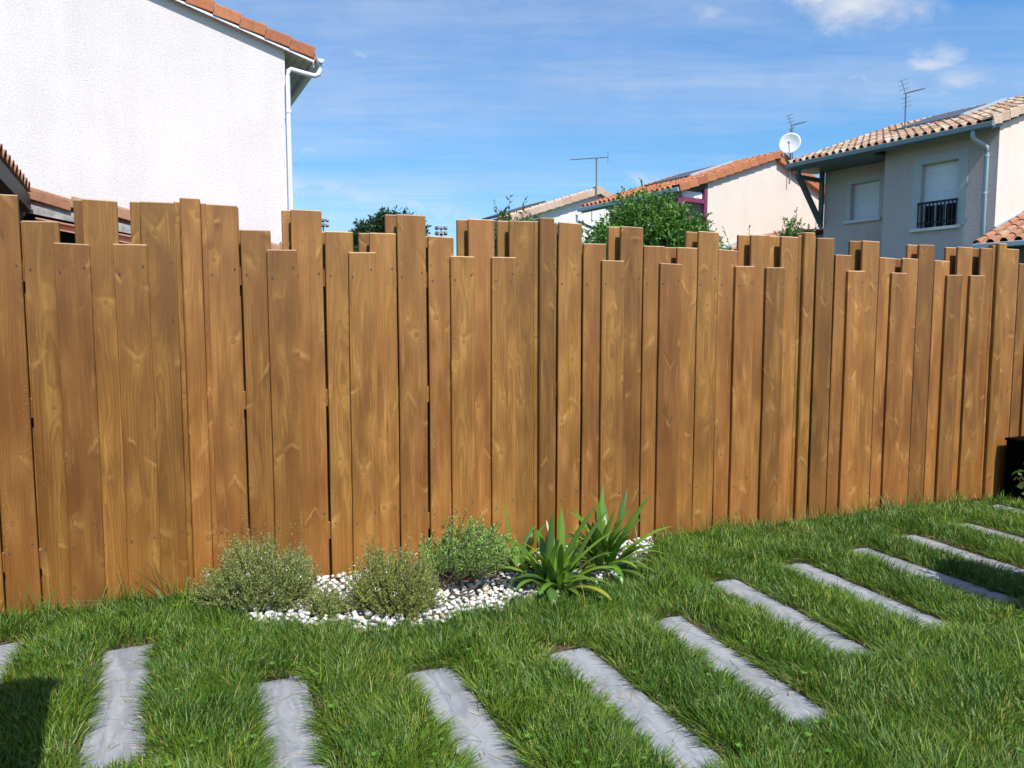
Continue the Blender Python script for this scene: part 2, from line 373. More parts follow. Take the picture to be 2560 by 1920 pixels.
def leaf_material(name, rough=.5, trans=.35, spec=.35):
    m, gg, b = mat(name)
    at = gg.new('ShaderNodeAttribute', attribute_name='tint').outputs['Color']
    gg.l.new(at, b.inputs['Base Color']); b.inputs['Roughness'].default_value = rough; b.inputs['Specular IOR Level'].default_value = spec
    tr = gg.new('ShaderNodeBsdfTranslucent'); gg.l.new(gg.mix(.35, at, (.12, .20, .02, 1)), tr.inputs[0])
    mx = gg.new('ShaderNodeMixShader'); mx.inputs[0].default_value = trans
    gg.l.new(b.outputs[0], mx.inputs[1]); gg.l.new(tr.outputs[0], mx.inputs[2])
    out = [n for n in gg.n if n.type == 'OUTPUT_MATERIAL'][0]
    gg.l.new(mx.outputs[0], out.inputs[0]); return m
M['grass'] = leaf_material('grass_blade', .45, .26, .35)
M['leaf'] = leaf_material('leaf', .45, .28, .4)
M['leaf_dull'] = leaf_material('small_dull_leaf', .7, .25, .2)
M['bark'] = simple('brown_bark', (.13, .085, .06), .9, .35, 30, bmp=.6)
M['flower'] = simple('pale_flower', (.75, .72, .80), .7, .05, 10)

# ------------------------------------------------------------------ geometry of the garden
TH = R(69.195)
FD = Vector((math.sin(TH), math.cos(TH), 0))          # along the fence
FN = Vector((math.cos(TH), -math.sin(TH), 0))         # towards the garden
FA = Vector((-1.5296, 3.49465, 0))
FROT = math.atan2(FD.y, FD.x)
SLABS = [(-2.17, 2.96, 23), (-1.605, 2.937, 24.5), (-.885, 2.67, 22), (-.325, 2.736, 24.3), (.23, 2.907, 23.6), (.693, 3.227, 22.0), (1.10, 3.724, 20.3), (1.572, 3.984, 21.6),
         (2.06, 4.25, 22.4), (2.50, 4.53, 21.5), (3.02, 4.80, 22.5), (3.56, 5.30, 22), (4.10, 5.55, 22)]
SLAB_W, SLAB_L = .182, .93
BED = [(-1.46, 3.44), (-1.34, 3.30), (-1.12, 3.16), (-.75, 3.06), (-.40, 3.12), (.0, 3.32), (.32, 3.51), (.56, 3.74), (.76, 4.04), (.90, 4.40)]
bx = np.array([p[0] for p in BED]); by = np.array([p[1] for p in BED])
def fence_y(x): return FA.y + (x - FA.x) * FD.y / FD.x
def in_bed(x, y, grow=0.0):
    w = .03 * np.sin(x * 23) + .02 * np.sin(x * 51 + 1)
    return (x > bx[0] - grow) & (x < bx[-1] + grow) & (y > np.interp(x, bx, by) + w - grow)

# ground sheet
m, gg, b = mat('soil_and_thatch'); co = gg.new('ShaderNodeNewGeometry').outputs['Position']
n1 = gg.noise(co, 60, 6, .7); n2 = gg.noise(co, 4, 4, .6); n3 = gg.noise(co, 220, 3, .6)
c = gg.mix(gg.step(n1, .3, .7), (.05, .035, .022, 1), (.16, .105, .06, 1)); c = gg.mix(gg.m('MULTIPLY', gg.step(n3, .55, .7), .6), c, (.34, .24, .13, 1))
dist = gg.v('LENGTH', gg.v('MULTIPLY', co, (1, 1, 0)))
c = gg.mix(gg.step(dist, 7.5, 10), c, gg.mix(gg.step(n2, .3, .7), (.03, .06, .015, 1), (.05, .09, .025, 1)))
gg.l.new(c, b.inputs['Base Color']); b.inputs['Roughness'].default_value = .95; bump(gg, b, n1, .8, .012)
M['soil'] = m
gx = np.concatenate([[-400, -120, -40, -14], np.linspace(-6, 8, 60), [16, 40, 120, 400]]); gy = np.concatenate([[-400, -100, -20, -4], np.linspace(0, 9, 50), [14, 30, 100, 400]])
V = []; 
for yy_ in gy:
    for xx_ in gx:
        z_ = .006 * math.sin(xx_ * 5) * math.sin(yy_ * 4) if abs(xx_) < 9 and 0 <= yy_ <= 9 else 0
        V.append((xx_, yy_, z_ - .006))
nx_ = len(gx); Fc = [(j * nx_ + i, j * nx_ + i + 1, (j + 1) * nx_ + i + 1, (j + 1) * nx_ + i) for j in range(len(gy) - 1) for i in range(nx_ - 1)]
mb = MB(); mb.add(V, Fc); tag(mb.build('ground', M['soil'], smooth=True), kind='structure')

# paving slabs of the curved path
m, gg, b = mat('blue_grey_slate_slab'); co = ocoord(gg); rn = orand(gg)
cs = gg.v('ADD', co, gg.comb(gg.m('MULTIPLY', rn, 40), gg.m('MULTIPLY', rn, 17), 0.0))
n1 = gg.noise(gg.v('MULTIPLY', cs, (14, 3.2, 1)), 1.0, 7, .62, 1.2); n2 = gg.noise(cs, 5, 4, .6); n3 = gg.noise(gg.v('MULTIPLY', cs, (40, 14, 1)), 1.0, 4, .6, .5)
c = gg.mix(gg.step(n1, .35, .65), (.20, .208, .225, 1), (.29, .298, .312, 1)); c = gg.mix(gg.m('MULTIPLY', gg.step(n2, .45, .75), .45), c, (.28, .28, .29, 1))
c = gg.mix(gg.m('MULTIPLY', gg.step(n3, .54, .66), .55), c, (.36, .36, .37, 1))
gg.l.new(c, b.inputs['Base Color']); b.inputs['Roughness'].default_value = .75; b.inputs['Specular IOR Level'].default_value = .3
bump(gg, b, gg.m('ADD', n1, gg.m('MULTIPLY', n3, .5)), .35, .004); M['slab'] = m
path = tag(empty('path', (0, 0, 0)), 'curved garden path of parallel blue grey slabs let into the grass', kind='structure')
for i, (x, y, a) in enumerate(SLABS):
    mb = MB(); nX, nY = 4, 18; vs_ = []
    for j in range(nY + 1):
        for k in range(nX + 1):
            ex = random.uniform(-.004, .004) if k in (0, nX) else 0; ey = random.uniform(-.006, .006) if j in (0, nY) else 0
            vs_.append((-SLAB_W / 2 + SLAB_W * k / nX + ex, -SLAB_L * j / nY + ey, random.uniform(-.0012, .0012) - (.003 if k in (0, nX) or j in (0, nY) else 0)))
    fs_ = [(j * (nX + 1) + k + 1, j * (nX + 1) + k, (j + 1) * (nX + 1) + k, (j + 1) * (nX + 1) + k + 1) for j in range(nY) for k in range(nX)]
    rim = [k for k in range(nX + 1)] + [j * (nX + 1) + nX for j in range(1, nY + 1)] + [nY * (nX + 1) + k for k in range(nX - 1, -1, -1)] + [j * (nX + 1) for j in range(nY - 1, 0, -1)]
    b0 = len(vs_); vs_ += [(vs_[r][0], vs_[r][1], -.035) for r in rim]; nr = len(rim)
    fs_ += [(rim[q], rim[(q + 1) % nr], b0 + (q + 1) % nr, b0 + q) for q in range(nr)]
    mb.add(vs_, fs_)
    o = mb.build('paving_slab', M['slab'], path, (x, y, .009)); o.rotation_euler = (R(random.uniform(-.4, .4)), R(random.uniform(-.6, .6)), R(a))

# ------------------------------------------------------------------ grass
def slab_local(x, y):
    """signed distance (negative inside) and outward-to-slab direction for the nearest slab"""
    best = np.full(x.shape, 9.0); dx = np.zeros(x.shape); dy = np.zeros(x.shape)
    for (sx_, sy_, a) in SLABS:
        ca, sa = math.cos(R(a)), math.sin(R(a))
        lx = (x - sx_) * ca + (y - sy_) * sa; ly = -(x - sx_) * sa + (y - sy_) * ca + SLAB_L / 2
        qx_ = np.abs(lx) - SLAB_W / 2; qy_ = np.abs(ly) - SLAB_L / 2
        d = np.hypot(np.maximum(qx_, 0), np.maximum(qy_, 0)) + np.minimum(np.maximum(qx_, qy_), 0)
        tx = np.where(qx_ > qy_, -np.sign(lx), 0); ty = np.where(qx_ > qy_, 0, -np.sign(ly))
        wx_ = tx * ca - ty * sa; wy_ = tx * sa + ty * ca
        u = d < best; best = np.where(u, d, best); dx = np.where(u, wx_, dx); dy = np.where(u, wy_, dy)
    return best, dx, dy
def smooth_noise(x, y, f, seed):
    r = np.random.default_rng(seed); out = np.zeros_like(x)
    for k in range(6):
        a = r.uniform(0, 6.283); ff = f * r.uniform(.6, 1.7); out += np.sin((x * math.cos(a) + y * math.sin(a)) * ff + r.uniform(0, 6.283) + 1.3 * np.sin((x * math.sin(a) - y * math.cos(a)) * ff * .6))
    return out / 6
def make_grass(n, seed, hscale=1.0, straw=False):
    r = np.random.default_rng(seed)
    # sample denser towards the camera
    y = 1.75 + (6.6 - 1.75) * r.random(n * 3) ** 1.25
    x = r.uniform(-1, 1, n * 3) * (.86 * y + .35)
    keep = y < fence_y(x) - .035
    x, y = x[keep], y[keep]
    d, tx, ty = slab_local(x, y)
    edge = .006 * np.sin(x * 90) + .008 * np.sin(y * 70)
    ok = (d > .004 + edge) | (r.random(len(x)) < (.0012 if not straw else .05))
    bed = in_bed(x, y); bedn = in_bed(x, y, .06)
    bedi = in_bed(x, y, -.045); ok &= ~bed | (r.random(len(x)) < np.where(bedi, .008, .30))
    if straw: ok &= (d < .07) | (r.random(len(x)) < .22)
    thin = smooth_noise(x, y, 9, 3)
    ok &= r.random(len(x)) < np.clip(1.15 + thin, .35, 1)
    bare = (d < .06) & (smooth_noise(x, y, 14, 31) > .12)
    ok &= ~bare | (r.random(len(x)) < .45)
    x, y, d, tx, ty = [a_[ok][:n] for a_ in (x, y, d, tx, ty)]
    k = len(x)
    ln = (.046 + .036 * r.random(k) ** 1.3) * (1 + .40 * smooth_noise(x, y, 7, 5)) * hscale
    ln *= np.where(d < .03, 1.12, 1.0)
    ff = fence_y(x) - y
    ln *= .84 + .36 * np.clip((d - .015) / .11, 0, 1)
    tall = (r.random(k) < np.where(ff < .12, .14, .004)); ln = np.where(tall, ln * r.uniform(1.5, 2.2, k), ln)
    # clump lean
    ax = smooth_noise(x, y, 16, 21); ay = smooth_noise(x, y, 16, 22)
    ang = r.uniform(0, 6.283, k)
    lx = .85 * ax + .62 * np.cos(ang); ly = .85 * ay + .62 * np.sin(ang)
    near = np.clip(1 - d / .055, 0, 1); lx += tx * near * 1.25; ly += ty * near * 1.25
    if straw:
        ln *= .8; lx = np.cos(ang) * 2.2; ly = np.sin(ang) * 2.2
    lm = np.hypot(lx, ly) + 1e-6
    lean = np.clip(lm, .1, 1.6 if not straw else 3); ux, uy = lx / lm, ly / lm
    w = (.0009 + .0009 * r.random(k)) * (1 + .12 * (y - 2)) 
    face = ang + 1.57 + r.uniform(-.8, .8, k)
    # three levels plus a tip
    zs, hs = [], []
    t = np.array([0, .38, .74, 1.0]); P = []
    for q in t:
        hor = ln * lean * (.22 * q + .48 * q * q); ver = ln * q * (1 - .26 * np.clip(lean, 0, 1.4) * q)
        if straw: ver = ln * .12 * q + .01; hor = ln * q
        P.append(np.stack([x + ux * hor, y + uy * hor, ver + .0], 1))
    sdx, sdy = np.cos(face), np.sin(face); side = np.stack([sdx, sdy, np.zeros(k)], 1)
    wid = [1.0, 1.0, .72]
    V = np.empty((k, 7, 3), np.float32)
    for q in range(3):
        V[:, 2 * q] = P[q] - side * (w * wid[q])[:, None]; V[:, 2 * q + 1] = P[q] + side * (w * wid[q])[:, None]
    V[:, 6] = P[3]
    base = np.arange(k)[:, None] * 7
    idx = np.concatenate([base + np.array([[0, 1, 3, 2]]), base + np.array([[2, 3, 5, 4]]), base + np.array([[4, 5, 6]])], 1).ravel()
    sizes = np.tile([4, 4, 3], k)
    # colours
    mixr = r.random(k) + .45 * smooth_noise(x, y, 3.1, 8) + .35 * smooth_noise(x, y, 11, 9)
    c1_ = np.array([.042, .115, .010]); c2_ = np.array([.20, .305, .028]); c3_ = np.array([.085, .185, .032]); cy = np.array([.36, .33, .08]); cst = np.array([.50, .39, .20])
    C = c1_ + (c2_ - c1_) * np.clip(mixr, 0, 1)[:, None]
    bl = r.random(k) < .30; C[bl] = c3_
    ye = r.random(k) < .05 + .07 * (smooth_noise(x, y, 5, 12) > .3); C[ye] = cy
    if straw: C[:] = cst * r.uniform(.7, 1.15, k)[:, None]
    C = C * r.uniform(.62, 1.35, k)[:, None]
    CC = np.repeat(C[:, None, :], 7, 1)
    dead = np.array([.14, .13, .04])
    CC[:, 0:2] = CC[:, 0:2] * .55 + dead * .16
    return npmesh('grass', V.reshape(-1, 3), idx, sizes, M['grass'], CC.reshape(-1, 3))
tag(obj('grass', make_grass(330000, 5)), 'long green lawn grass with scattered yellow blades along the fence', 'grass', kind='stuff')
tag(obj('dry_grass', make_grass(24000, 6, straw=True)), 'dry straw coloured clippings lying along the slab edges', 'dry grass', kind='stuff')

# small broad-leaved weeds scattered in the turf
def weeds(n, seed):
    r = np.random.default_rng(seed); P = []; D = []; L = []
    while len(L) < n * 5:
        y = 2.0 + 4 * r.random() ** 1.3; x = r.uniform(-1, 1) * (.75 * y)
        if y > fence_y(x) - .05 or in_bed(np.array([x]), np.array([y]), .03)[0] or slab_local(np.array([x]), np.array([y]))[0][0] < .02: continue
        h = r.uniform(.035, .06); s_ = r.uniform(.009, .017)
        for q in range(5):
            a = q * 1.2566 + r.uniform(-.3, .3); P.append((x, y, h)); d = np.array([math.cos(a), math.sin(a), .35]); D.append(d / np.linalg.norm(d)); L.append(s_)
    P = np.array(P); D = np.array(D); L = np.array(L); k = len(L)
    cols = np.array([.12, .26, .04]) * r.uniform(.8, 1.3, k)[:, None]
    return leaves_mesh('lawn_weeds', P, D, L, L * .36, cols, M['leaf'], .15, np.array([0, 0, 1.0]))
# a few long wild stems against the fence foot at the left
def wisp(name, pts, r_, c_, label):
    mb = MB(); mb.tube(pts, r_, 5, r_ * .3)
    me = mb.mesh(name, M['leaf']); at = me.color_attributes.new('tint', 'FLOAT_COLOR', 'POINT'); at.data.foreach_set('color', np.tile([*c_, 1.0], len(me.vertices)).astype(np.float32))
    return me
def along(s, o=0.0, z=0.0):
    p = FA + FD * s + FN * o; return Vector((p.x, p.y, z))

# ------------------------------------------------------------------ pebble bed
mb = MB(); top = []
for i in range(len(BED)):
    top.append((BED[i][0], BED[i][1] - .02, .004))
for i in range(len(BED) - 1, -1, -1): top.append((BED[i][0], fence_y(BED[i][0]) - .01, .012))
mb.add(top, [tuple(range(len(top)))])
M['darksoil'] = simple('dark_bed_soil', (.22, .20, .17), .95, .4, 30, bmp=.8)
bed = tag(mb.build('pebble_bed', M['darksoil']), 'bed of white and grey rounded pebbles between the herbs and the lawn', 'pebble bed')
m, gg, b = mat('river_pebble'); rn = orand(gg)
isl = gg.new('ShaderNodeNewGeometry').outputs['Random Per Island']; geo = gg.new('ShaderNodeNewGeometry').outputs['Position']
rr = gg.m('FRACT', gg.m('ADD', gg.m('MULTIPLY', rn, 5.3), gg.m('MULTIPLY', isl, 7.1)))
c = gg.mix(gg.step(rr, .0, .5), (.72, .70, .65, 1), (.60, .60, .57, 1)); c = gg.mix(gg.step(rr, .76, .80), c, (.50, .51, .52, 1)); c = gg.mix(gg.step(rr, .86, .88), c, (.70, .62, .50, 1)); c = gg.mix(gg.step(rr, .945, .95), c, (.42, .29, .19, 1))
c = gg.v('SCALE', c, gg.step(gg.noise(geo, 70, 4, .6), .3, .7, .86, 1.06))
gg.l.new(c, b.inputs['Base Color']); b.inputs['Roughness'].default_value = .6; bump(gg, b, gg.noise(geo, 160, 4, .6), .2, .002); M['pebble'] = m
import bmesh
peb_src = []
for k in range(8):
    bm = bmesh.new(); bmesh.ops.create_icosphere(bm, subdivisions=2, radius=1)
    rs = random.Random(k); ph = [rs.uniform(0, 6) for _ in range(6)]
    for v in bm.verts:
        f = 1 + .10 * math.sin(2.1 * v.co.x + ph[0]) + .10 * math.sin(2.6 * v.co.y + ph[1]) + .08 * math.sin(3.1 * v.co.z + ph[2]) + rs.uniform(-.03, .03)
        v.co = Vector((v.co.x * f, v.co.y * f * rs.uniform(.97, 1.0) * (.72 + .05 * (k % 4)), v.co.z * f * (.50 + .04 * (k % 3))))
    me = bpy.data.meshes.new('pebble'); bm.to_mesh(me); bm.free(); me.materials.append(M['pebble'])
    me.polygons.foreach_set('use_smooth', [True] * len(me.polygons)); peb_src.append(me)
pts = []
cells = {}
tries = 0
while len(pts) < 1900 and tries < 60000:
    tries += 1
    x = random.uniform(-1.6, .9); y = random.uniform(3.0, 4.4)
    if y > fence_y(x) - .03 or not bool(in_bed(np.array([x]), np.array([y]))[0]): continue
    s = random.uniform(.0105, .0165) if random.random() < .8 else random.uniform(.0165, .0225)
    lay = 0 if len(pts) < 1150 else 1
    key = (int(math.floor(x / .05)), int(math.floor(y / .05)), lay); bad = False
    for ia in (-1, 0, 1):
        for ib in (-1, 0, 1):
            for (qx2, qy2, qs) in cells.get((key[0] + ia, key[1] + ib, lay), []):
                if math.hypot(x - qx2, y - qy2) < (s + qs) * (.78 if lay == 0 else .95): bad = True; break
    if bad: continue
    cells.setdefault(key, []).append((x, y, s)); pts.append((x, y, s, lay))
pts.sort(key=lambda p: math.hypot(p[0], p[1]) - (3 if p[3] else 0) * .02 - p[2] * 30)
vals, idxs, sizes, off_ = [], [], [], 0
for i, (x, y, s, lay) in enumerate(pts):
    me = peb_src[i % 8]; z = s * .45 + (.012 if lay == 0 else .030) + .02 * max(0, 1 - (fence_y(x) - y) / .5)
    rot = (R(random.uniform(-25, 25)), R(random.uniform(-25, 25)), random.uniform(0, 6.28))
    if i < 300:
        o = bpy.data.objects.new('pebble', me); o.location = (x, y, z); o.rotation_euler = rot; o.scale = (s, s, s); link(o, bed)
    else:
        mw = Matrix.Translation((x, y, z)) @ Vector(rot).to_track_quat('Z', 'Y').to_matrix().to_4x4() @ Matrix.Rotation(rot[2], 4, 'Z') @ Matrix.Scale(s, 4)
        mw = Matrix.Translation((x, y, z)) @ Matrix.Rotation(rot[2], 4, 'Z') @ Matrix.Rotation(rot[0], 4, 'X') @ Matrix.Scale(s, 4)
        cv = np.empty(len(me.vertices) * 3, np.float32); me.vertices.foreach_get('co', cv); cv = cv.reshape(-1, 3)
        mm = np.array(mw); vals.append(cv @ mm[:3, :3].T + mm[:3, 3])
        li = np.empty(len(me.loops), np.int32); me.loops.foreach_get('vertex_index', li); idxs.append(li + off_); sizes.append(np.full(len(me.polygons), 3)); off_ += len(cv)
rest = obj('loose_pebbles', npmesh('loose_pebbles', np.concatenate(vals), np.concatenate(idxs), np.concatenate(sizes), M['pebble'], smooth=True), bed); rest['kind'] = 'stuff'

# ------------------------------------------------------------------ fence
fence = tag(empty('wooden_fence', (FA.x, FA.y, 0), FROT), 'tall stained brown board fence of staggered overlapping planks between square posts', 'fence')
# local frame of the fence: x along, y away from the garden (front plane of the posts is y = 0)
RAW = """s -1.262 -1.120 1.822 1;b -1.16 -1.010 1.925 0;s -1.03 -.885 1.722 1;b -.998 -.842 1.925 0;b -.832 -.697 1.924 0
b -.689 -.545 1.815 0;b -.569 -.428 1.718 1;b -.452 -.309 1.923 0;b -.331 -.188 1.724 1;b -.220 -.070 1.927 0
b .068 .214 1.930 0;b .225 .367 1.816 0;b .344 .487 1.722 1;b .465 .615 1.927 0;b .628 .769 1.826 0;b .738 .877 1.723 1;b .853 .992 1.828 0;b .999 1.152 1.930 0
b 1.167 1.308 1.823 0;b 1.288 1.424 1.720 1;b 1.395 1.545 1.926 0;b 1.522 1.667 1.723 1;b 1.636 1.786 1.929 0
b 1.933 2.080 1.933 0;b 2.093 2.240 1.821 0;b 2.209 2.358 1.725 1;b 2.337 2.489 1.929 0;b 2.500 2.646 1.822 0;b 2.599 2.750 1.718 1;b 2.733 2.879 1.821 0;b 2.883 3.033 1.924 0
b 3.042 3.188 1.817 0;b 3.155 3.303 1.718 1;b 3.281 3.431 1.921 0;b 3.394 3.543 1.716 1;b 3.525 3.677 1.920 0
b 3.829 3.974 1.923 0;b 3.980 4.124 1.817 0;b 4.078 4.228 1.711 1;b 4.217 4.370 1.919 0;b 4.378 4.525 1.810 0;b 4.472 4.618 1.707 1;b 4.591 4.740 1.812 0;b 4.745 4.897 1.913 0
b 4.904 5.054 1.806 0;b 5.008 5.160 1.705 1;b 5.132 5.284 1.911 0;b 5.239 5.388 1.707 1;b 5.367 5.500 1.911 0
b 5.630 5.775 1.915 0;b 5.785 5.930 1.808 0;b 5.890 6.038 1.705 1;b 6.020 6.170 1.910 0;b 6.180 6.325 1.80 0;b 6.280 6.430 1.70 1;b 6.390 6.540 1.81 0;b 6.550 6.700 1.91 0;b 6.710 6.860 1.80 0;b 6.810 6.960 1.70 1;b 6.940 7.090 1.91 0;b 7.180 7.330 1.91 0"""
def board_mesh(w, z0, z1, th=.021, name='board'):
    # slightly bowed and cupped softwood plank with chamfered edges; origin at foot centre of the front face
    n = 7; vs_ = []; fs_ = []
    bow = random.uniform(-.003, .003); wob = random.uniform(0, 6.28); cup = random.uniform(-.0012, .0018); lean = random.uniform(-.002, .002)
    ch = .003
    prof = [(-w / 2 + ch, 0), (-w / 4, -cup), (0, -cup * 1.4), (w / 4, -cup), (w / 2 - ch, 0), (w / 2, ch), (w / 2, th - ch), (w / 2 - ch, th), (-w / 2 + ch, th), (-w / 2, th - ch), (-w / 2, ch)]
    L = len(prof)
    skew = random.uniform(-.002, .002)
    for j in range(n + 1):
        t = j / n; z = z0 + (z1 - z0) * t
        dx = bow * math.sin(3.14 * t) + .0008 * math.sin(9 * t + wob) + lean * t
        for (a, b_) in prof:
            vs_.append((a + dx, b_, z + (skew * a / w * 2 if j == n else 0)))
    for j in range(n):
        for i in range(L):
            fs_.append((j * L + i, j * L + (i + 1) % L, (j + 1) * L + (i + 1) % L, (j + 1) * L + i))
    # top: chamfered cap
    base = len(vs_)
    for (a, b_) in prof:
        vs_.append((a * .96 + vs_[n * L][0] - (-w / 2 + ch) * 1.0 + 0, b_ * .70 + th * .15, z1 + .0035))
    for q in range(L): 
        a, b_ = prof[q]; vs_[base + q] = (a * .965 + bow * 0 + .0008 * math.sin(9 + wob) + lean, th * .5 + (b_ - th * .5) * .72, z1 + .0045 + skew * a / w * 2)
    for i in range(L): fs_.append((n * L + i, n * L + (i + 1) % L, base + (i + 1) % L, base + i))
    fs_.append(tuple(range(base, base + L)))
    mb = MB(); mb.add(vs_, fs_); return mb.mesh(name, M['wood'])
LAY = {0: .030, 1: .0085}
screws = MB(); fronts = []
def screw(x, y, z, r_=.0050):
    screws.add([(x + r_ * math.cos(k * 1.0472), y - .001, z + r_ * math.sin(k * 1.0472)) for k in range(6)] + [(x + r_ * .6 * math.cos(k * 1.0472), y + .0005, z + r_ * .6 * math.sin(k * 1.0472)) for k in range(6)],
               [(k, (k + 1) % 6, 6 + (k + 1) % 6, 6 + k) for k in range(6)] + [(6, 7, 8, 9, 10, 11)])
for line in RAW.replace('\n', ';').split(';'):
    k_, a, b_, z1, lay = line.split(); a, b_, z1, lay = float(a), float(b_), float(z1), int(lay)
    o = obj('board', board_mesh(b_ - a, .01 + random.uniform(-.01, .02), z1), fence, ((a + b_) / 2, LAY[lay], 0))
    o.rotation_euler = (0, R(random.uniform(-.12, .12)), R(random.uniform(-.5, .5)))
    fronts.append((a, b_, z1, lay))
    for zz_ in ([1.585, .30]):
        screw(a + .022, LAY[lay] - .0015, zz_ + random.uniform(.0, .02)); screw(b_ - .022, LAY[lay] - .0015, zz_ + .045 + random.uniform(-.02, .02))
# boards on the neighbour's side
for (a, b_, z1, lay) in fronts:
    if lay == 1: continue
    sh = random.uniform(-.055, -.045)
    if any(abs(a + sh - p) < .05 or (a + sh < p < b_ + sh) for p in (0, 1.851, 3.734, 5.556)): sh = .004
    o = obj('board', board_mesh(b_ - a - .004, .01, z1 + random.uniform(.0, .006)), fence, ((a + b_) / 2 + sh, .030 + .021 + .038 + .001, 0))
# posts, battens, rails
def post(s, z1=1.950):
    w = .088; mb = MB(); c_ = .006
    pr = [(-w / 2 + c_, 0), (w / 2 - c_, 0), (w / 2, c_), (w / 2, w - c_), (w / 2 - c_, w), (-w / 2 + c_, w), (-w / 2, w - c_), (-w / 2, c_)]
    mb.prism(pr, 'z', -.05, z1)
    n0 = len(mb.v); mb.v += [(p[0] * .93, .044 + (p[1] - .044) * .93, z1 + .004) for p in pr]
    mb.f = [f for f in mb.f if f != tuple(range(8, 16))]; mb.f += [(8 + i, 8 + (i + 1) % 8, n0 + (i + 1) % 8, n0 + i) for i in range(8)] + [tuple(range(n0, n0 + 8))]
    mb.build('post', M['wood'], fence, (s, 0, 0))
PS = [-1.86, .0015, 1.851, 3.734, 5.556, 7.42]
for s in PS:
    post(s)
    for q, (u0, u1) in enumerate([(-.070, -.0455), (.0455, .070)]):
        me = board_mesh(u1 - u0, .01, 1.932 + random.uniform(-.003, .003), .03, 'batten'); me.name = 'batten'
        obj('batten', me, fence, (s + (u0 + u1) / 2, .026, 0))
for a, b_ in zip(PS[:-1], PS[1:]):
    for z in (.22, .93, 1.55):
        mb = MB(); mb.box(-(b_ - a) / 2 + .0445, (b_ - a) / 2 - .0445, 0, .036, 0, .088)
        mb.build('rail', M['wood'], fence, ((a + b_) / 2, .0525, z))
sc = screws.build('screws', M['screw'], fence); sc['kind'] = 'stuff'

# ------------------------------------------------------------------ houses
def frame(name, O, rz, label, cat='house'):
    return tag(empty(name, (O[0], O[1], 0), R(rz)), label, cat)
def verge_tile_mesh(name, L, fh, tw, m, sg=1, th=.02):
    # L-shaped rake tile with a rounded lip; runs along +x, face towards -y, top towards +y
    pr = [(0, -fh), (th, -fh), (th, -th), (tw, -th), (tw, 0), (.045, 0), (.030, .013), (.012, .016), (-.004, .008), (-.008, -.006), (-.008, -fh + .006)]
    mb = MB(); n = len(pr); rings = []
    for t, sc_, dz in [(0, 1.0, .018), (.06, 1.04, .020), (.5, 1.0, .010), (1, .97, -.004)]:
        rings.append([(t * L, p[0] * (1 if p[0] > .02 else sc_), p[1] + dz) for p in pr])
    vs_ = [q for r_ in rings for q in r_]; k = len(rings)
    fs_ = [(i * n + j, i * n + (j + 1) % n, (i + 1) * n + (j + 1) % n, (i + 1) * n + j) for i in range(k - 1) for j in range(n)]
    fs_ += [tuple(range(n - 1, -1, -1)), tuple(range((k - 1) * n, k * n))]
    if sg < 0:
        vs_ = [(-x, y, z) for (x, y, z) in vs_]; fs_ = [tuple(reversed(f)) for f in fs_]
    mb.add(vs_, fs_); return mb.mesh(name, m)
def verge(parent, m, u0, z0, u1, pitch, y, step_, fh, tw, sg=1, nmax=60):
    """row of rake tiles from (u0,z0) rising; sg=+1 rises towards +x"""
    ang = math.atan(pitch); me = verge_tile_mesh('verge_tile', step_ * 1.0 / math.cos(0) - .006, fh, tw, m, sg)
    n = 0; u = u0
    while (u < u1) and n < nmax:
        o = bpy.data.objects.new('verge_tile', me)
        o.location = (sg * u, y + random.uniform(-.004, .004), z0 + (u - u0) * pitch + random.uniform(-.003, .003)); o.rotation_euler = (0, -sg * ang, 0); link(o, parent)
        u += step_ * math.cos(ang); n += 1
def roman_tile_mesh(name, w, L, m, amp=.042):
    """one S-shaped clay tile: trough and half-round roll; slope runs along +x, width along y"""
    prof = [(0, .0), (w * .10, -.008), (w * .30, -.012), (w * .42, -.004)]
    for k in range(7):
        a = math.pi * (1 - k / 6); prof.append((w * .74 + w * .30 * math.cos(a), amp * math.sin(a) * .9 + .004))
    mb = MB(); n = len(prof); th = .013; vs_ = []
    for x, dz in ((0, .014), (L, -.006)):
        for (y, z) in prof: vs_.append((x, y, z + dz))
        for (y, z) in prof: vs_.append((x, y, z + dz - th))
    fs_ = []
    for j in range(n - 1):
        fs_.append((j, 2 * n + j, 2 * n + j + 1, j + 1))
        fs_.append((n + j, n + j + 1, 3 * n + j + 1, 3 * n + j)); fs_.append((j, j + 1, n + j + 1, n + j))
    mb.add(vs_, [tuple(reversed(f)) if False else f for f in fs_]); return mb.mesh(name, m)
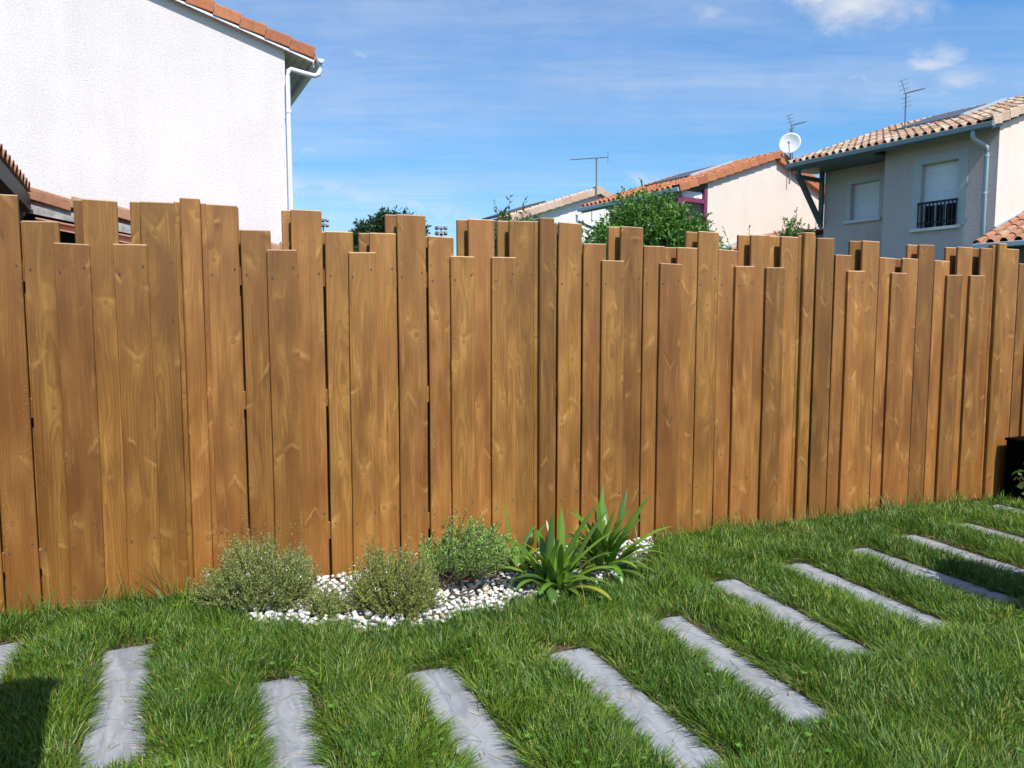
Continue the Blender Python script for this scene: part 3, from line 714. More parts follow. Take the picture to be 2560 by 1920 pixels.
def tile_roof(parent, m, u0, z0, u1, pitch, y0, y1, w, row, keep=300, skip=None, amp=.042):
    """tiles rising towards +x from the eave at u0; nearest tiles as objects, the rest joined"""
    ang = math.atan(pitch); me = roman_tile_mesh('roof_tile', w, row * 1.12, m, amp)
    spots = []; j = 0; u = u0
    while u < u1:
        y = y0
        while y < y1 - w * .5:
            if not (skip and skip(u, y)): spots.append((u, y, j))
            y += w
        u += row * math.cos(ang); j += 1
    spots.sort(key=lambda s: s[0] - u0 + .45 * (s[1] - y0))
    cv = np.array([v.co[:] for v in me.vertices]); faces = [tuple(p.vertices) for p in me.polygons]
    mb = MB()
    for i, (u, y, j) in enumerate(spots):
        z = z0 + (u - u0) * pitch + random.uniform(-.004, .004); dy = random.uniform(-.006, .006); da = random.uniform(-.02, .02)
        if i < keep:
            o = bpy.data.objects.new('roof_tile', me); o.location = (u, y + dy, z); o.rotation_euler = (0, -ang + da * .5, da); link(o, parent)
        else:
            mw = np.array(Matrix.Translation((u, y + dy, z)) @ Matrix.Rotation(da, 4, 'Z') @ Matrix.Rotation(-ang, 4, 'Y'))
            mb.add([tuple(p) for p in (cv @ mw[:3, :3].T + mw[:3, 3])], faces)
    if mb.v:
        o = mb.build('upper_roof_tiles', m, parent); o['kind'] = 'stuff'
def gable_body(parent, m, W, L, ze, pitch, xr, sg=1):
    pts = [(0, -.05), (sg * W, -.05), (sg * W, ze + pitch * max(0, 2 * xr - W)), (sg * xr, ze + pitch * xr), (0, ze)]
    if sg < 0: pts = pts[::-1]
    mb = MB(); mb.prism([(p[0], p[1]) for p in pts], 'y', 0, L); return mb.build('wall', m, parent)
def gutter(parent, x, y0, y1, z, r_=.065, m=None, name='gutter'):
    mb = MB(); k = 7
    pr = [(x + r_ * math.cos(math.pi * (1 + q / (k - 1))), z + r_ * math.sin(math.pi * (1 + q / (k - 1)))) for q in range(k)]
    inn = [(x + r_ * .86 * math.cos(math.pi * (1 + q / (k - 1))), z + r_ * .86 * math.sin(math.pi * (1 + q / (k - 1)))) for q in range(k)][::-1]
    poly = pr + [(pr[-1][0] + .008, z + .006)] + inn + [(pr[0][0] - .008, z + .006)]
    mb.prism(poly[::-1], 'y', y0, y1)
    for yy2 in (y0, y1 - .004): mb.prism(pr, 'y', yy2, yy2 + .004)
    return mb.build(name, m, parent)

# --- big pale house on the left, gable towards us
HL = frame('house', (-3.035, 10.0), 27.4, 'tall pinkish white rendered house at left with orange verge tiles and white downpipe')
PL = .285; EL = 4.96
gable_body(HL, M['wall_pink'], 9.0, 9.0, EL + .035, PL, 4.5, -1)
verge(HL, M['t_orange'], -.385, EL + .062, 4.5, PL, -.095, .322, .137, .25, -1, 22)
mb = MB(); u0, u1 = -.40, 4.5                                     # roof slab with the boarded soffit beneath
mb.prism([(-u0, EL + u0 * PL + .14), (-u1, EL + u1 * PL + .14), (-u1, EL + u1 * PL + .04), (-u0, EL + u0 * PL + .04)], 'y', -.060, 9.3)
mb.build('roof', M['t_orange'], HL)
mb = MB(); mb.prism([(-9.4, EL - .4 * PL + .14), (-4.502, EL + 4.5 * PL + .14), (-4.502, EL + 4.5 * PL + .04), (-9.4, EL - .4 * PL + .04)], 'y', -.060, 9.3); mb.build('roof', M['t_orange'], HL)
for k in range(4):                                               # soffit boards of the eave, running along the wall
    a0 = .004 + k * .088; a1 = a0 + .083
    mb = MB(); mb.prism([(a0, EL - a0 * PL + .036), (a1, EL - a1 * PL + .036), (a1, EL - a1 * PL + .022), (a0, EL - a0 * PL + .022)], 'y', -.056, 9.2); mb.build('soffit_board', M['soffit'], HL)
mb = MB(); mb.beam((.372, -.078, EL - .372 * PL + .016), (-4.5, -.078, EL + 4.5 * PL + .016), .016, .026); mb.build('verge_trim', M['white'], HL)
mb = MB(); mb.box(.362, .378, -.05, 9.25, EL - .155, EL + .02); mb.build('fascia', M['trim'], HL)
gutter(HL, .452, -.13, 9.3, EL - .055, .050, M['white'])
mb = MB(); mb.tube([(.452, -.07, EL - .11), (.452, -.07, EL - .185), (.43, -.07, EL - .245), (.375, -.07, EL - .275), (.20, -.07, EL - .255), (.065, -.07, EL - .235), (.03, -.075, EL - .265), (.022, -.08, EL - .34), (.022, -.08, 2.6), (.022, -.08, 0)], .031, 12)
dp = mb.build('downpipe', M['white'], HL, smooth=True)
for z in (4.15, 2.6):
    mb = MB(); mb.tube([(.022, -.08, z), (.022, -.08, z + .04)], .036, 12); mb.build('pipe_clip', M['white'], dp)

# --- low lean-to roof between the fence and that house
LT = tag(empty('lean_to_shelter', (-3.955, 6.0, 0), R(27.4)), 'low dark timber lean-to with orange tiled roof behind the left end of the fence', 'shelter')
pl = -.175; me = verge_tile_mesh('verge_tile', .35, .085, .20, M['t_salmon'], 1); ang = math.atan(pl)
u = -.02
for k in range(8):
    o = bpy.data.objects.new('verge_tile', me); o.location = (u, 0, 2.44 + u * pl); o.rotation_euler = (0, -ang + .02, 0); link(o, LT); u += .335
mb = MB(); mb.beam((.0, .045, 2.300), (2.75, .045, 2.300 + 2.75 * pl), .045, .075); mb.build('rafter', M['oldwood'], LT)
mb = MB(); mb.beam((.06, .00, 2.215), (2.75, .00, 2.215 + 2.75 * pl * .9), .05, .012); mb.beam((.06, .02, 2.185), (2.75, .02, 2.185 + 2.75 * pl * .9), .012, .05); mb.beam((.06, .0, 2.155), (2.75, .0, 2.155 + 2.75 * pl * .9), .05, .010); mb.build('rail_trim', M['salmon'], LT)
for k in range(6):
    mb = MB(); mb.box(-.02, .07, -.03, .03, -.03, .02); o = mb.build('spacer_block', M['oldwood'], LT, (.42 + k * .42, .03, 2.385 + (.42 + k * .42) * pl))
mb = MB(); mb.prism([(-.02, 2.40), (2.75, 2.40 + 2.75 * pl), (2.75, 2.37 + 2.75 * pl), (-.02, 2.37)], 'y', .08, 2.4); mb.build('roof', M['t_salmon'], LT)
for k in range(12):
    mb = MB(); x0 = -.95 + k * .30; mb.box(0, .2992, 0, .02, 0, 2.36 - (x0 + .3) * .175); mb.build('shade_board', M['black'], LT, (x0, .16, 0))  # near-black boards, the shade under the roof put into their colour
mb = MB(); mb.box(-.04, .03, -2.9, .05, 2.27, 2.40); mb.build('fascia', M['darkwood'], LT)
mb = MB(); mb.box(-.9, -.05, -2.9, .10, 2.28, 2.30); mb.build('soffit', M['darkwood'], LT)
mb = MB(); mb.box(-.16, -.13, -2.9, .05, 2.20, 2.27); mb.build('batten', M['oldwood'], LT)
me = roman_tile_mesh('roof_tile', .17, .40, M['t_salmon'], .05)
for r_ in range(2):
    for k in range(16):
        o = bpy.data.objects.new('roof_tile', me); o.location = (.045 - r_ * .34, -2.8 + k * .17, 2.415 + r_ * .06); o.rotation_euler = (0, R(-10), math.pi); o.location.y += .17; link(o, LT)
mb = MB(); mb.box(-.12, -.03, -.1, .02, 0, 2.27); mb.build('post', M['darkwood'], LT)

# --- right-hand house with long shaded front
HR = frame('house', (9.517, 14.5), 33, 'grey shaded two storey house at right with mottled clay tiles and iron window rail')
ER = 5.24; PR = .335; XR = 3.75; RZ = 5.35            # RZ: height of the tile bed above the front wall line
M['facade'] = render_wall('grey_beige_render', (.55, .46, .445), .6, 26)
mb = MB(); mb.prism([(.17, -.05), (7.5, -.05), (7.5, ER), (XR, ER + PR * XR), (.17, ER + .17 * PR)], 'y', 0, 2.29); mb.build('wall', M['wall_cream'], HR)
mb = MB(); mb.prism([(.78, -.05), (7.5, -.05), (7.5, ER), (XR, ER + PR * XR), (.78, ER + .78 * PR)], 'y', 2.292, 4.15); mb.build('wall', M['facade'], HR)
def skin(x, y0, y1, z0, z1, holes, m, name='wall'):
    ys = sorted({y0, y1, *[h[0] for h in holes], *[h[1] for h in holes]}); zs_ = sorted({z0, z1, *[h[2] for h in holes], *[h[3] for h in holes]})
    mb = MB()
    for a, b_ in zip(ys[:-1], ys[1:]):
        for c_, d_ in zip(zs_[:-1], zs_[1:]):
            if any(h[0] <= a and b_ <= h[1] and h[2] <= c_ and d_ <= h[3] for h in holes): continue
            mb.add([(x, a, c_), (x, b_, c_), (x, b_, d_), (x, a, d_)], [(0, 3, 2, 1)])
    for h in holes:
        a, b_, c_, d_ = h[:4]; dx = h[4]
        mb.add([(x, a, c_), (x, b_, c_), (x, b_, d_), (x, a, d_), (x + dx, a, c_), (x + dx, b_, c_), (x + dx, b_, d_), (x + dx, a, d_)], [(0, 1, 5, 4), (1, 2, 6, 5), (2, 3, 7, 6), (3, 0, 4, 7)])
    return mb.build(name, m, HR)
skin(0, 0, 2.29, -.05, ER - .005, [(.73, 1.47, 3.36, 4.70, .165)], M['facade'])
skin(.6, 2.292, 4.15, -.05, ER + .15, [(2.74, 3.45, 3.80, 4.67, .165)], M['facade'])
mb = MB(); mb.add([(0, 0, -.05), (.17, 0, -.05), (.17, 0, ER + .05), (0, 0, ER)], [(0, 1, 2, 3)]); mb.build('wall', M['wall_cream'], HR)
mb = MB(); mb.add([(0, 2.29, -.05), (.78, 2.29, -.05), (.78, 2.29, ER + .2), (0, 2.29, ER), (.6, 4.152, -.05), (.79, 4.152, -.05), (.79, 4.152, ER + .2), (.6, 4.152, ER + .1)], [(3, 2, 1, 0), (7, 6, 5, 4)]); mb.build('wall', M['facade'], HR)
M['trim_grey'] = simple('smooth_grey_green_trim', (.47, .485, .49), .8, .04, 5)
def window(x, y0, y1, z0, z1, depth, frame_w):
    fr = MB(); x_ = x - .010
    for a, b_, c_, d_ in [(y0 - frame_w, y0 - .001, z0, z1 + frame_w), (y1 + .001, y1 + frame_w, z0, z1 + frame_w), (y0, y1, z1 + .001, z1 + frame_w)]: fr.box(x_, x - .001, a, b_, c_, d_)
    w = fr.build('window_surround', M['trim_grey'], HR)
    sh = MB(); n = int((z1 - z0) / .05)
    for k in range(n):
        za = z0 + (z1 - z0) * k / n; zb = z0 + (z1 - z0) * (k + 1) / n
        sh.add([(x + depth, y0, za), (x + depth, y1, za), (x + depth - .008, y1, (za + zb) / 2), (x + depth - .008, y0, (za + zb) / 2), (x + depth, y1, zb), (x + depth, y0, zb)], [(0, 3, 2, 1), (3, 5, 4, 2)])
    sh.build('roller_shutter', M['shutter'], w)
    sl = MB(); sl.box(x - .075, x + depth, y0 - frame_w * .55, y1 + frame_w * .9, z0 - .06, z0 - .001); sl.build('window_sill', M['trim'], w)
    return w
wA = window(0, .73, 1.47, 3.36, 4.70, .155, .18)
wB = window(.6, 2.74, 3.45, 3.80, 4.67, .155, .13)
rl = MB(); rx = -.045                                              # iron rail across the window
rl.box(rx - .02, rx + .02, .70, 1.50, 3.86, 3.90); rl.build('window_rail', M['iron'], wA)
rl = MB(); rl.box(rx - .012, rx + .012, .70, 1.50, 3.45, 3.475); rl.build('window_rail', M['iron'], wA)
for k in range(11):
    rb = MB(); rb.box(rx - .011, rx + .011, -.010, .010, 3.38, 3.86); rb.build('rail_bar', M['iron'], wA, (0, .715 + k * .077, 0))
for (q0, q1) in ((.80, 1.0), (1.06, 1.20), (1.24, 1.43)):
    mb = MB(); mb.box(.125, .135, q0, q1, 3.39, 3.84); mb.build('window_pane', M['black'], wA)
# roof: mottled clay tiles, verge, gutter, soffit, bracket
M['underlay'] = simple('dark_roof_underlay', (.025, .022, .02), .9, .2, 6)
mb = MB(); mb.prism([(-.44, RZ - .46 * PR - .035), (XR, RZ + XR * PR - .035), (XR, RZ + XR * PR - .12), (-.44, RZ - .46 * PR - .11)], 'y', -.06, 4.45); mb.build('roof', M['underlay'], HR)
mb = MB(); mb.prism([(8.0, RZ - .3), (XR, RZ + XR * PR), (XR, RZ + XR * PR - .1), (8.0, RZ - .4)][::-1], 'y', -.06, 4.45); mb.build('roof', M['t_mixed'], HR)
tile_roof(HR, M['t_mixed'], -.52, RZ - .52 * PR, XR, PR, .02, 4.45, .170, .30, 300, amp=.080)
verge(HR, M['t_beige'], -.56, RZ - .56 * PR + .085, XR, PR, -.12, .34, .17, .20, 1)
mb = MB(); mb.box(-.468, -.445, -.08, 4.46, 5.05, 5.15); mb.build('fascia', M['bluegrey'], HR)
mb = MB(); mb.box(-.60, -.475, -.13, 4.44, 5.075, 5.175); mb.build('gutter', M['bluegrey'], HR, bevel=.012)
mb = MB(); mb.tube([(-.54, .24, 5.10), (-.54, .24, 4.98), (-.50, .24, 4.92), (-.16, .20, 4.84), (-.08, .18, 4.80), (-.07, .18, 4.70), (-.07, .18, 0)], .042, 10); dp = mb.build('downpipe', M['bluegrey_lt'], HR, smooth=True)
for z in (4.62, 3.9): mb = MB(); mb.tube([(-.07, .18, z), (-.07, .18, z + .04)], .048, 10); mb.build('pipe_clip', M['bluegrey_lt'], dp)
mb = MB(); mb.prism([(-.445, 5.06), (-.445, 5.10), (-.002, 5.22), (-.002, 5.18)][::-1], 'y', -.05, 2.29); mb.build('soffit', M['bluegrey'], HR)
mb = MB(); mb.prism([(-.445, 5.00), (-.445, 5.06), (.595, 5.12), (.595, 5.06)][::-1], 'y', 2.295, 4.40); mb.build('soffit', M['greenpaint'], HR)
for nm, w_, (p_, q_) in [('bracket_post', .09, ((.545, 4.20, 3.72), (.545, 4.20, 5.06))), ('bracket_beam', .09, ((.50, 4.2, 4.86), (-.44, 4.2, 4.86))), ('bracket_strut', .10, ((.52, 4.2, 3.84), (-.42, 4.2, 4.92))), ('bracket_cap', .08, ((-.40, 4.2, 4.80), (-.40, 4.2, 5.02)))]:
    bk = MB(); bk.beam(p_, q_, w_ - .002 * len(nm) % 5 * .001, w_); bk.build(nm, M['greenpaint'], HR)
pz = RZ + .10
mb = MB(); mb.prism([(1.62, pz + 1.62 * PR - .10), (3.50, pz + 3.50 * PR - .06), (3.50, pz + 3.50 * PR), (1.60, pz + 1.60 * PR)][::-1], 'y', 1.52, 3.12); sp = mb.build('solar_panel', M['panel'], HR)
fr = MB(); fr.prism([(1.58, pz + 1.58 * PR - .09), (3.55, pz + 3.55 * PR - .09), (3.55, pz + 3.55 * PR + .03), (1.58, pz + 1.58 * PR + .03)][::-1], 'y', 1.44, 1.515); fr.build('panel_frame', M['alu'], sp)
fr = MB(); fr.box(1.55, 1.595, 1.52, 3.12, pz + 1.55 * PR - .09, pz + 1.55 * PR + .015); fr.build('panel_edge', M['galv'], sp)
# low tiled wing in front of the sunny gable, its eave in line with the shaded front
LW = 3.13; PW_ = .37
mb = MB(); mb.prism([(-.66, LW - .66 * PW_ - .03), (3.2, LW + 3.2 * PW_ - .03), (3.2, LW + 3.2 * PW_ - .12), (-.66, LW - .66 * PW_ - .10)], 'y', -4.2, -.005); mb.build('roof', M['underlay'], HR)
tile_roof(HR, M['t_salmon'], -.74, LW - .74 * PW_, 3.1, PW_, -4.2, -.02, .235, .33, 300, amp=.085)
mb = MB(); mb.box(-.80, -.69, -4.3, .03, 2.77, 2.865); mb.build('gutter', M['bluegrey_lt'], HR, bevel=.012)
mb = MB(); mb.box(-.48, 3.2, -4.1, -.02, -.05, 2.82); mb.build('wall', M['greenpaint'], HR)
mb = MB(); mb.beam((-.02, -.025, 3.20), (2.6, -.025, 3.20 + 2.6 * .345), .03, .09); mb.build('flashing', M['bluegrey_lt'], HR)

# --- middle house, orange verge, cream gable
HM = frame('house', (5.305, 20.0), 33, 'cream gabled house with orange tiled roof and plum coloured timber bracket')
EM = 5.15; PM = .335; XM = 2.85
gable_body(HM, M['wall_cream'], 5.7, 4.0, EM, PM, XM)
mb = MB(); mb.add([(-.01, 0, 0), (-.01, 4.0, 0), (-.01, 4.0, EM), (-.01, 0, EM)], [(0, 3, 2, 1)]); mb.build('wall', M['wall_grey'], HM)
mb = MB(); mb.prism([(-1.06, EM + .10 - 1.06 * PM), (XM, EM + .10 + XM * PM), (XM, EM + XM * PM), (-1.06, EM - 1.06 * PM + .02)], 'y', -.05, 4.1); mb.build('roof', M['underlay'], HM)
mb = MB(); mb.prism([(6.3, EM - .2), (XM, EM + XM * PM), (XM, EM + XM * PM - .1), (6.3, EM - .3)][::-1], 'y', -.15, 4.2); mb.build('roof', M['t_orange'], HM)
tile_roof(HM, M['t_orange'], -1.14, EM + .14 - 1.14 * PM, XM, PM, .0, 4.1, .20, .32, 300, amp=.075)
verge(HM, M['t_orange'], -1.22, EM - 1.22 * PM + .20, XM, PM, -.13, .36, .19, .22, 1)
verge(HM, M['t_orange'], -2 * XM - .6, EM - .6 * PM + .20, -XM - .05, PM, -.13, .36, .19, .22, -1)
mb = MB(); mb.box(-1.24, -1.11, -.10, 4.15, 4.78, 4.89); mb.build('gutter', M['bluegrey_lt'], HM, bevel=.012)
mb = MB(); mb.box(-1.10, -1.08, -.05, 4.1, 4.74, 4.86); mb.build('fascia', M['bluegrey'], HM)
mb = MB(); mb.tube([(-1.27, 4.1, 4.68), (-1.27, 4.1, 4.5), (-.9, 4.1, 4.38), (-.1, 4.1, 4.2), (-.06, 4.1, 3.8), (-.06, 4.1, 0)], .05, 8); mb.build('downpipe', M['bluegrey_lt'], HM)
bk = MB(); bk.box(-.14, -.02, -.02, .10, 3.30, 4.96); bk.beam((-.1, .04, 4.62), (-1.1, .04, 4.62), .11, .11); bk.beam((-.1, .04, 3.42), (-1.08, .04, 4.66), .11, .12); bk.box(-1.12, -1.0, -.02, .10, 4.5, 4.76)
bk.build('eave_bracket', M['purple'], HM)
mb = MB(); mb.box(-.92, -.15, .06, .30, 4.70, 4.86); mb.build('shutter_box', M['white'], HM)
mb = MB(); mb.prism([(.70, EM + .16 + .7 * PM), (2.4, EM + 2.4 * PM + .20), (2.4, EM + 2.4 * PM + .25), (.68, EM + .68 * PM + .25)][::-1], 'y', 1.32, 3.2); sp = mb.build('solar_panel', M['panel'], HM)
fr = MB(); fr.prism([(.66, EM + .66 * PM + .16), (2.43, EM + 2.43 * PM + .16), (2.43, EM + 2.43 * PM + .28), (.66, EM + .66 * PM + .28)][::-1], 'y', 1.24, 1.315); fr.build('panel_frame', M['alu'], sp)
# low tiled wing at the foot of that gable
mb = MB(); mb.prism([(.5, 3.26), (2.2, 3.80), (5.6, 4.22), (5.6, 4.14), (2.2, 3.72), (.5, 3.18)], 'y', -1.4, -.01); mb.build('roof', M['underlay'], HM)
tile_roof(HM, M['t_salmon'], .5, 3.28, 2.2, .315, -1.4, -.03, .22, .34, 300, amp=.06)
tile_roof(HM, M['t_salmon'], 2.25, 3.83, 5.6, .125, -1.4, -.03, .22, .34, 300, amp=.06)
mb = MB(); mb.beam((.30, -.03, 3.30), (2.1, -.03, 3.86), .03, .08); mb.build('flashing', M['bluegrey_lt'], HM)
mb = MB(); mb.box(.32, .44, -1.5, -.01, 3.12, 3.22); mb.build('gutter', M['bluegrey_lt'], HM)
mb = MB(); mb.box(.6, 5.5, -1.3, -.02, 0, 3.15); mb.build('wall', M['wall_cream'], HM)
mb = MB(); mb.tube([(4.45, -.3, 3.5), (4.45, -.3, 4.70), (4.45, -.3, 4.72)], .055, 10); mb.build('vent_pipe', M['white'], HM)

# --- small far house with beige tiles
HS = frame('house', (3.425, 30.0), 33, 'small far white gabled house with beige verge tiles behind the shrubs')
ES = 5.35; PS_ = .335
mb = MB(); mb.prism([(-3.7, -.05), (4.0, -.05), (4.0, 6.6 - 4 * PS_), (0, 6.6), (-3.7, 6.6 - 3.7 * PS_)], 'y', 0, 2.6); mb.build('wall', M['wall_white'], HS)
mb = MB(); mb.prism([(-4.3, 6.62 - 4.3 * PS_), (0, 6.62), (0, 6.72), (-4.3, 6.72 - 4.3 * PS_)][::-1], 'y', -.2, 2.8); mb.build('roof', M['t_beige'], HS)
mb = MB(); mb.prism([(4.6, 6.62 - 4.6 * PS_), (0, 6.62), (0, 6.72), (4.6, 6.72 - 4.6 * PS_)], 'y', -.2, 2.8); mb.build('roof', M['t_beige'], HS)
verge(HS, M['t_beige'], -4.3, 6.78 - 4.3 * PS_, 0, PS_, -.26, .42, .24, .30, 1)
verge(HS, M['t_beige'], -4.6, 6.78 - 4.6 * PS_, 0, PS_, -.26, .42, .24, .30, -1)
me = roman_tile_mesh('roof_tile', .26, .40, M['t_beige'], .07)
for r_ in range(11):
    for k in range(3):
        o = bpy.data.objects.new('roof_tile', me); o.location = (-4.2 + r_ * .38, .05 + k * .26, 6.76 + (-4.2 + r_ * .38) * PS_); o.rotation_euler = (0, -math.atan(PS_), 0); link(o, HS)
mb = MB(); mb.prism([(-4.0, 6.8 - 4 * PS_), (-1.9, 6.8 - 1.9 * PS_), (-1.9, 6.90 - 1.9 * PS_), (-4.0, 6.9 - 4 * PS_)][::-1], 'y', .9, 2.4); mb.build('solar_panel', M['panel'], HS)

# ------------------------------------------------------------------ aerials and dish
def pix(x, y, Y):                                                  # a point at forward distance Y seen in that direction
    P = R(4.853); f = 1811.0
    d = Vector((x - 1280, f * math.cos(P) + (960 - y) * math.sin(P), -f * math.sin(P) + (960 - y) * math.cos(P)))
    return Vector((0, 0, CAM_H)) + d * (Y / d.y)
def yagi(base, top, boom_dir, boom_len, n, el, label, back=.25, second=False, r_=.012):
    t = tag(empty('tv_aerial', base), label, 'tv aerial', 'aerials on the house roofs')
    top = Vector(top) - Vector(base); bd = Vector(boom_dir).normalized(); side = bd.cross(Vector((0, 0, 1))).normalized(); upv = side.cross(bd).normalized()
    mb = MB(); mb.tube([(0, 0, -.3), top], r_ * 1.5, 6); mb.build('mast', M['galv'], t)
    mb = MB(); a = top - bd * back; b_ = top + bd * boom_len; mb.tube([a, b_], r_, 6); mb.build('boom', M['galv'], t)
    for k in range(n):
        p = a.lerp(b_, .12 + .86 * k / (n - 1)); mb = MB(); e = el * (1 - .35 * k / n); mb.tube([p - side * e, p + side * e], r_ * .55, 4)
        mb.tube([p - upv * e * .25, p + upv * e * .25], r_ * .55, 4); mb.build('element', M['galv'], t)
    if second:
        for s_ in (-1, 1):
            mb = MB(); c0 = a + bd * .03
            mb.tube([c0, c0 + upv * s_ * .30 - bd * .06], r_ * .6, 5)
            for q in (.10, .20, .30): mb.tube([c0 + upv * s_ * q - bd * .02 - side * el * 1.3, c0 + upv * s_ * q - bd * .02 + side * el * 1.3], r_ * .4, 4)
            mb.build('reflector', M['galv'], t)
    else:
        mb = MB(); mb.tube([a - Vector((0, 0, .22)), a + Vector((0, 0, .24))], r_ * .6, 5); mb.build('reflector', M['galv'], t)
    return t
yagi(pix(1491, 505, 29.6), pix(1491, 395, 29.6), (-.55, .12, -.01), 1.05, 12, .10, 'long thin horizontal tv aerial on the mast of the small far house', .46, False, .018)
bpy.data.objects['tv_aerial'].name = 'tv_aerial'
A1 = [o for o in bpy.data.objects if o.name == 'tv_aerial'][0]
yagi(pix(1982, 405, 22.2), pix(1980, 313, 22.2), (.62, .3, .20), .55, 9, .11, 'short tv aerial on the pole above the satellite dish', .05, True, .014)
yagi(pix(2263, 312, 17.6), pix(2265, 233, 17.6), (.62, .25, .20), .60, 10, .10, 'tv aerial standing on the mottled roof at right', .05, True, .012)
# satellite dish
dc = pix(1975, 361, 21.6)
D = tag(empty('satellite_dish', dc), 'pale round satellite dish above the orange ridge tiles', 'satellite dish')
aim = Vector((-.42, -.86, .28)).normalized(); qd = aim.to_track_quat('Z', 'Y').to_matrix()
mb = MB(); vs_ = [Vector((0, 0, 0))]; K, NR = 28, 6; RD = .30
for r_ in range(1, NR + 1):
    for k in range(K):
        rr_ = RD * r_ / NR; vs_.append(Vector((rr_ * math.cos(6.2832 * k / K), rr_ * 1.08 * math.sin(6.2832 * k / K), .09 * (r_ / NR) ** 2)))
fs_ = [(0, 1 + k, 1 + (k + 1) % K) for k in range(K)] + [(1 + (r_ - 1) * K + k, 1 + r_ * K + k, 1 + r_ * K + (k + 1) % K, 1 + (r_ - 1) * K + (k + 1) % K) for r_ in range(1, NR) for k in range(K)]
mb.add([qd @ v for v in vs_], fs_); rf = mb.build('reflector', M['dish'], D, smooth=True)
sm = rf.modifiers.new('thickness', 'SOLIDIFY'); sm.thickness = .012
mb = MB(); mb.tube([qd @ Vector((0, -RD * 1.0, .05)), qd @ Vector((0, -.14, .36))], .012, 6); mb.build('feed_arm', M['galv'], D)
mb = MB(); mb.tube([qd @ Vector((0, -.14, .33)), qd @ Vector((0, -.10, .40))], .032, 8); mb.build('receiver', M['dish'], D)
mb = MB(); mb.tube([qd @ Vector((0, 0, -.02)), qd @ Vector((0, 0, -.12))], .03, 6); mb.tube([(0.07, .14, .5), (.07, .14, -1.1)], .022, 6); mb.build('mast', M['galv'], D)
# floodlight masts beyond
for (x, y, Y, lab) in [(1103, 578, 80, 'distant floodlight mast with a cluster of lamps seen over the middle of the fence'), (808, 558, 85, 'distant floodlight mast half hidden behind the tall left board')]:
    b0 = pix(x, y, Y); t = tag(empty('floodlight_mast', (b0.x, b0.y, 0)), lab, 'floodlight mast', 'floodlight masts beyond the houses')
    mb = MB(); mb.tube([(0, 0, 0), (0, 0, b0.z)], .13, 6, .09); mb.build('mast', M['galv'], t)
    mb = MB(); mb.box(-.6, .6, -.03, .03, b0.z - .45, b0.z - .38); mb.box(-.6, .6, -.03, .03, b0.z + .25, b0.z + .32); mb.box(-.03, .03, -.03, .03, b0.z - .4, b0.z + .3); mb.build('cross_arm', M['galv'], t)
    for i in range(3):
        for j in range(2):
            mb = MB(); mb.prism([(-.10, -.13), (.16, -.18), (.16, .18), (-.10, .13)], 'x', -.17, .17); o = mb.build('floodlight', M['galv'], t, (-.5 + i * .5, -.1, b0.z - .2 + j * .55)); o.rotation_euler = (R(-20), 0, R(-30 + 30 * i))

# ------------------------------------------------------------------ foliage
def leaves_mesh(name, P, dirs, ln, wd, cols, m, fold=.25, up=None):
    """P roots (n,3), dirs unit (n,3): pointed leaves folded along the midrib"""
    n = len(P); r_ = np.random.default_rng(3); a = np.cross(dirs, r_.normal(size=(n, 3)) if up is None else up); a /= np.linalg.norm(a, axis=1)[:, None] + 1e-9
    b_ = np.cross(a, dirs); ln = ln[:, None]; wd = wd[:, None]
    V = np.empty((n, 6, 3), np.float32)
    V[:, 0] = P; V[:, 1] = P + dirs * ln * .38 + a * wd + b_ * wd * fold; V[:, 2] = P + dirs * ln * .38 - a * wd + b_ * wd * fold
    V[:, 3] = P + dirs * ln - b_ * ln * .12; V[:, 4] = P + dirs * ln * .42; V[:, 5] = P + dirs * ln * .70 
    base = np.arange(n)[:, None] * 6
    idx = np.concatenate([base + np.array([[0, 4, 1]]), base + np.array([[0, 2, 4]]), base + np.array([[1, 4, 3]]), base + np.array([[4, 2, 3]])], 1).ravel()
    V[:, 5] = V[:, 4]
    return npmesh(name, V.reshape(-1, 3), idx, np.full(n * 4, 3), m, np.repeat(cols[:, None, :], 6, 1).reshape(-1, 3))
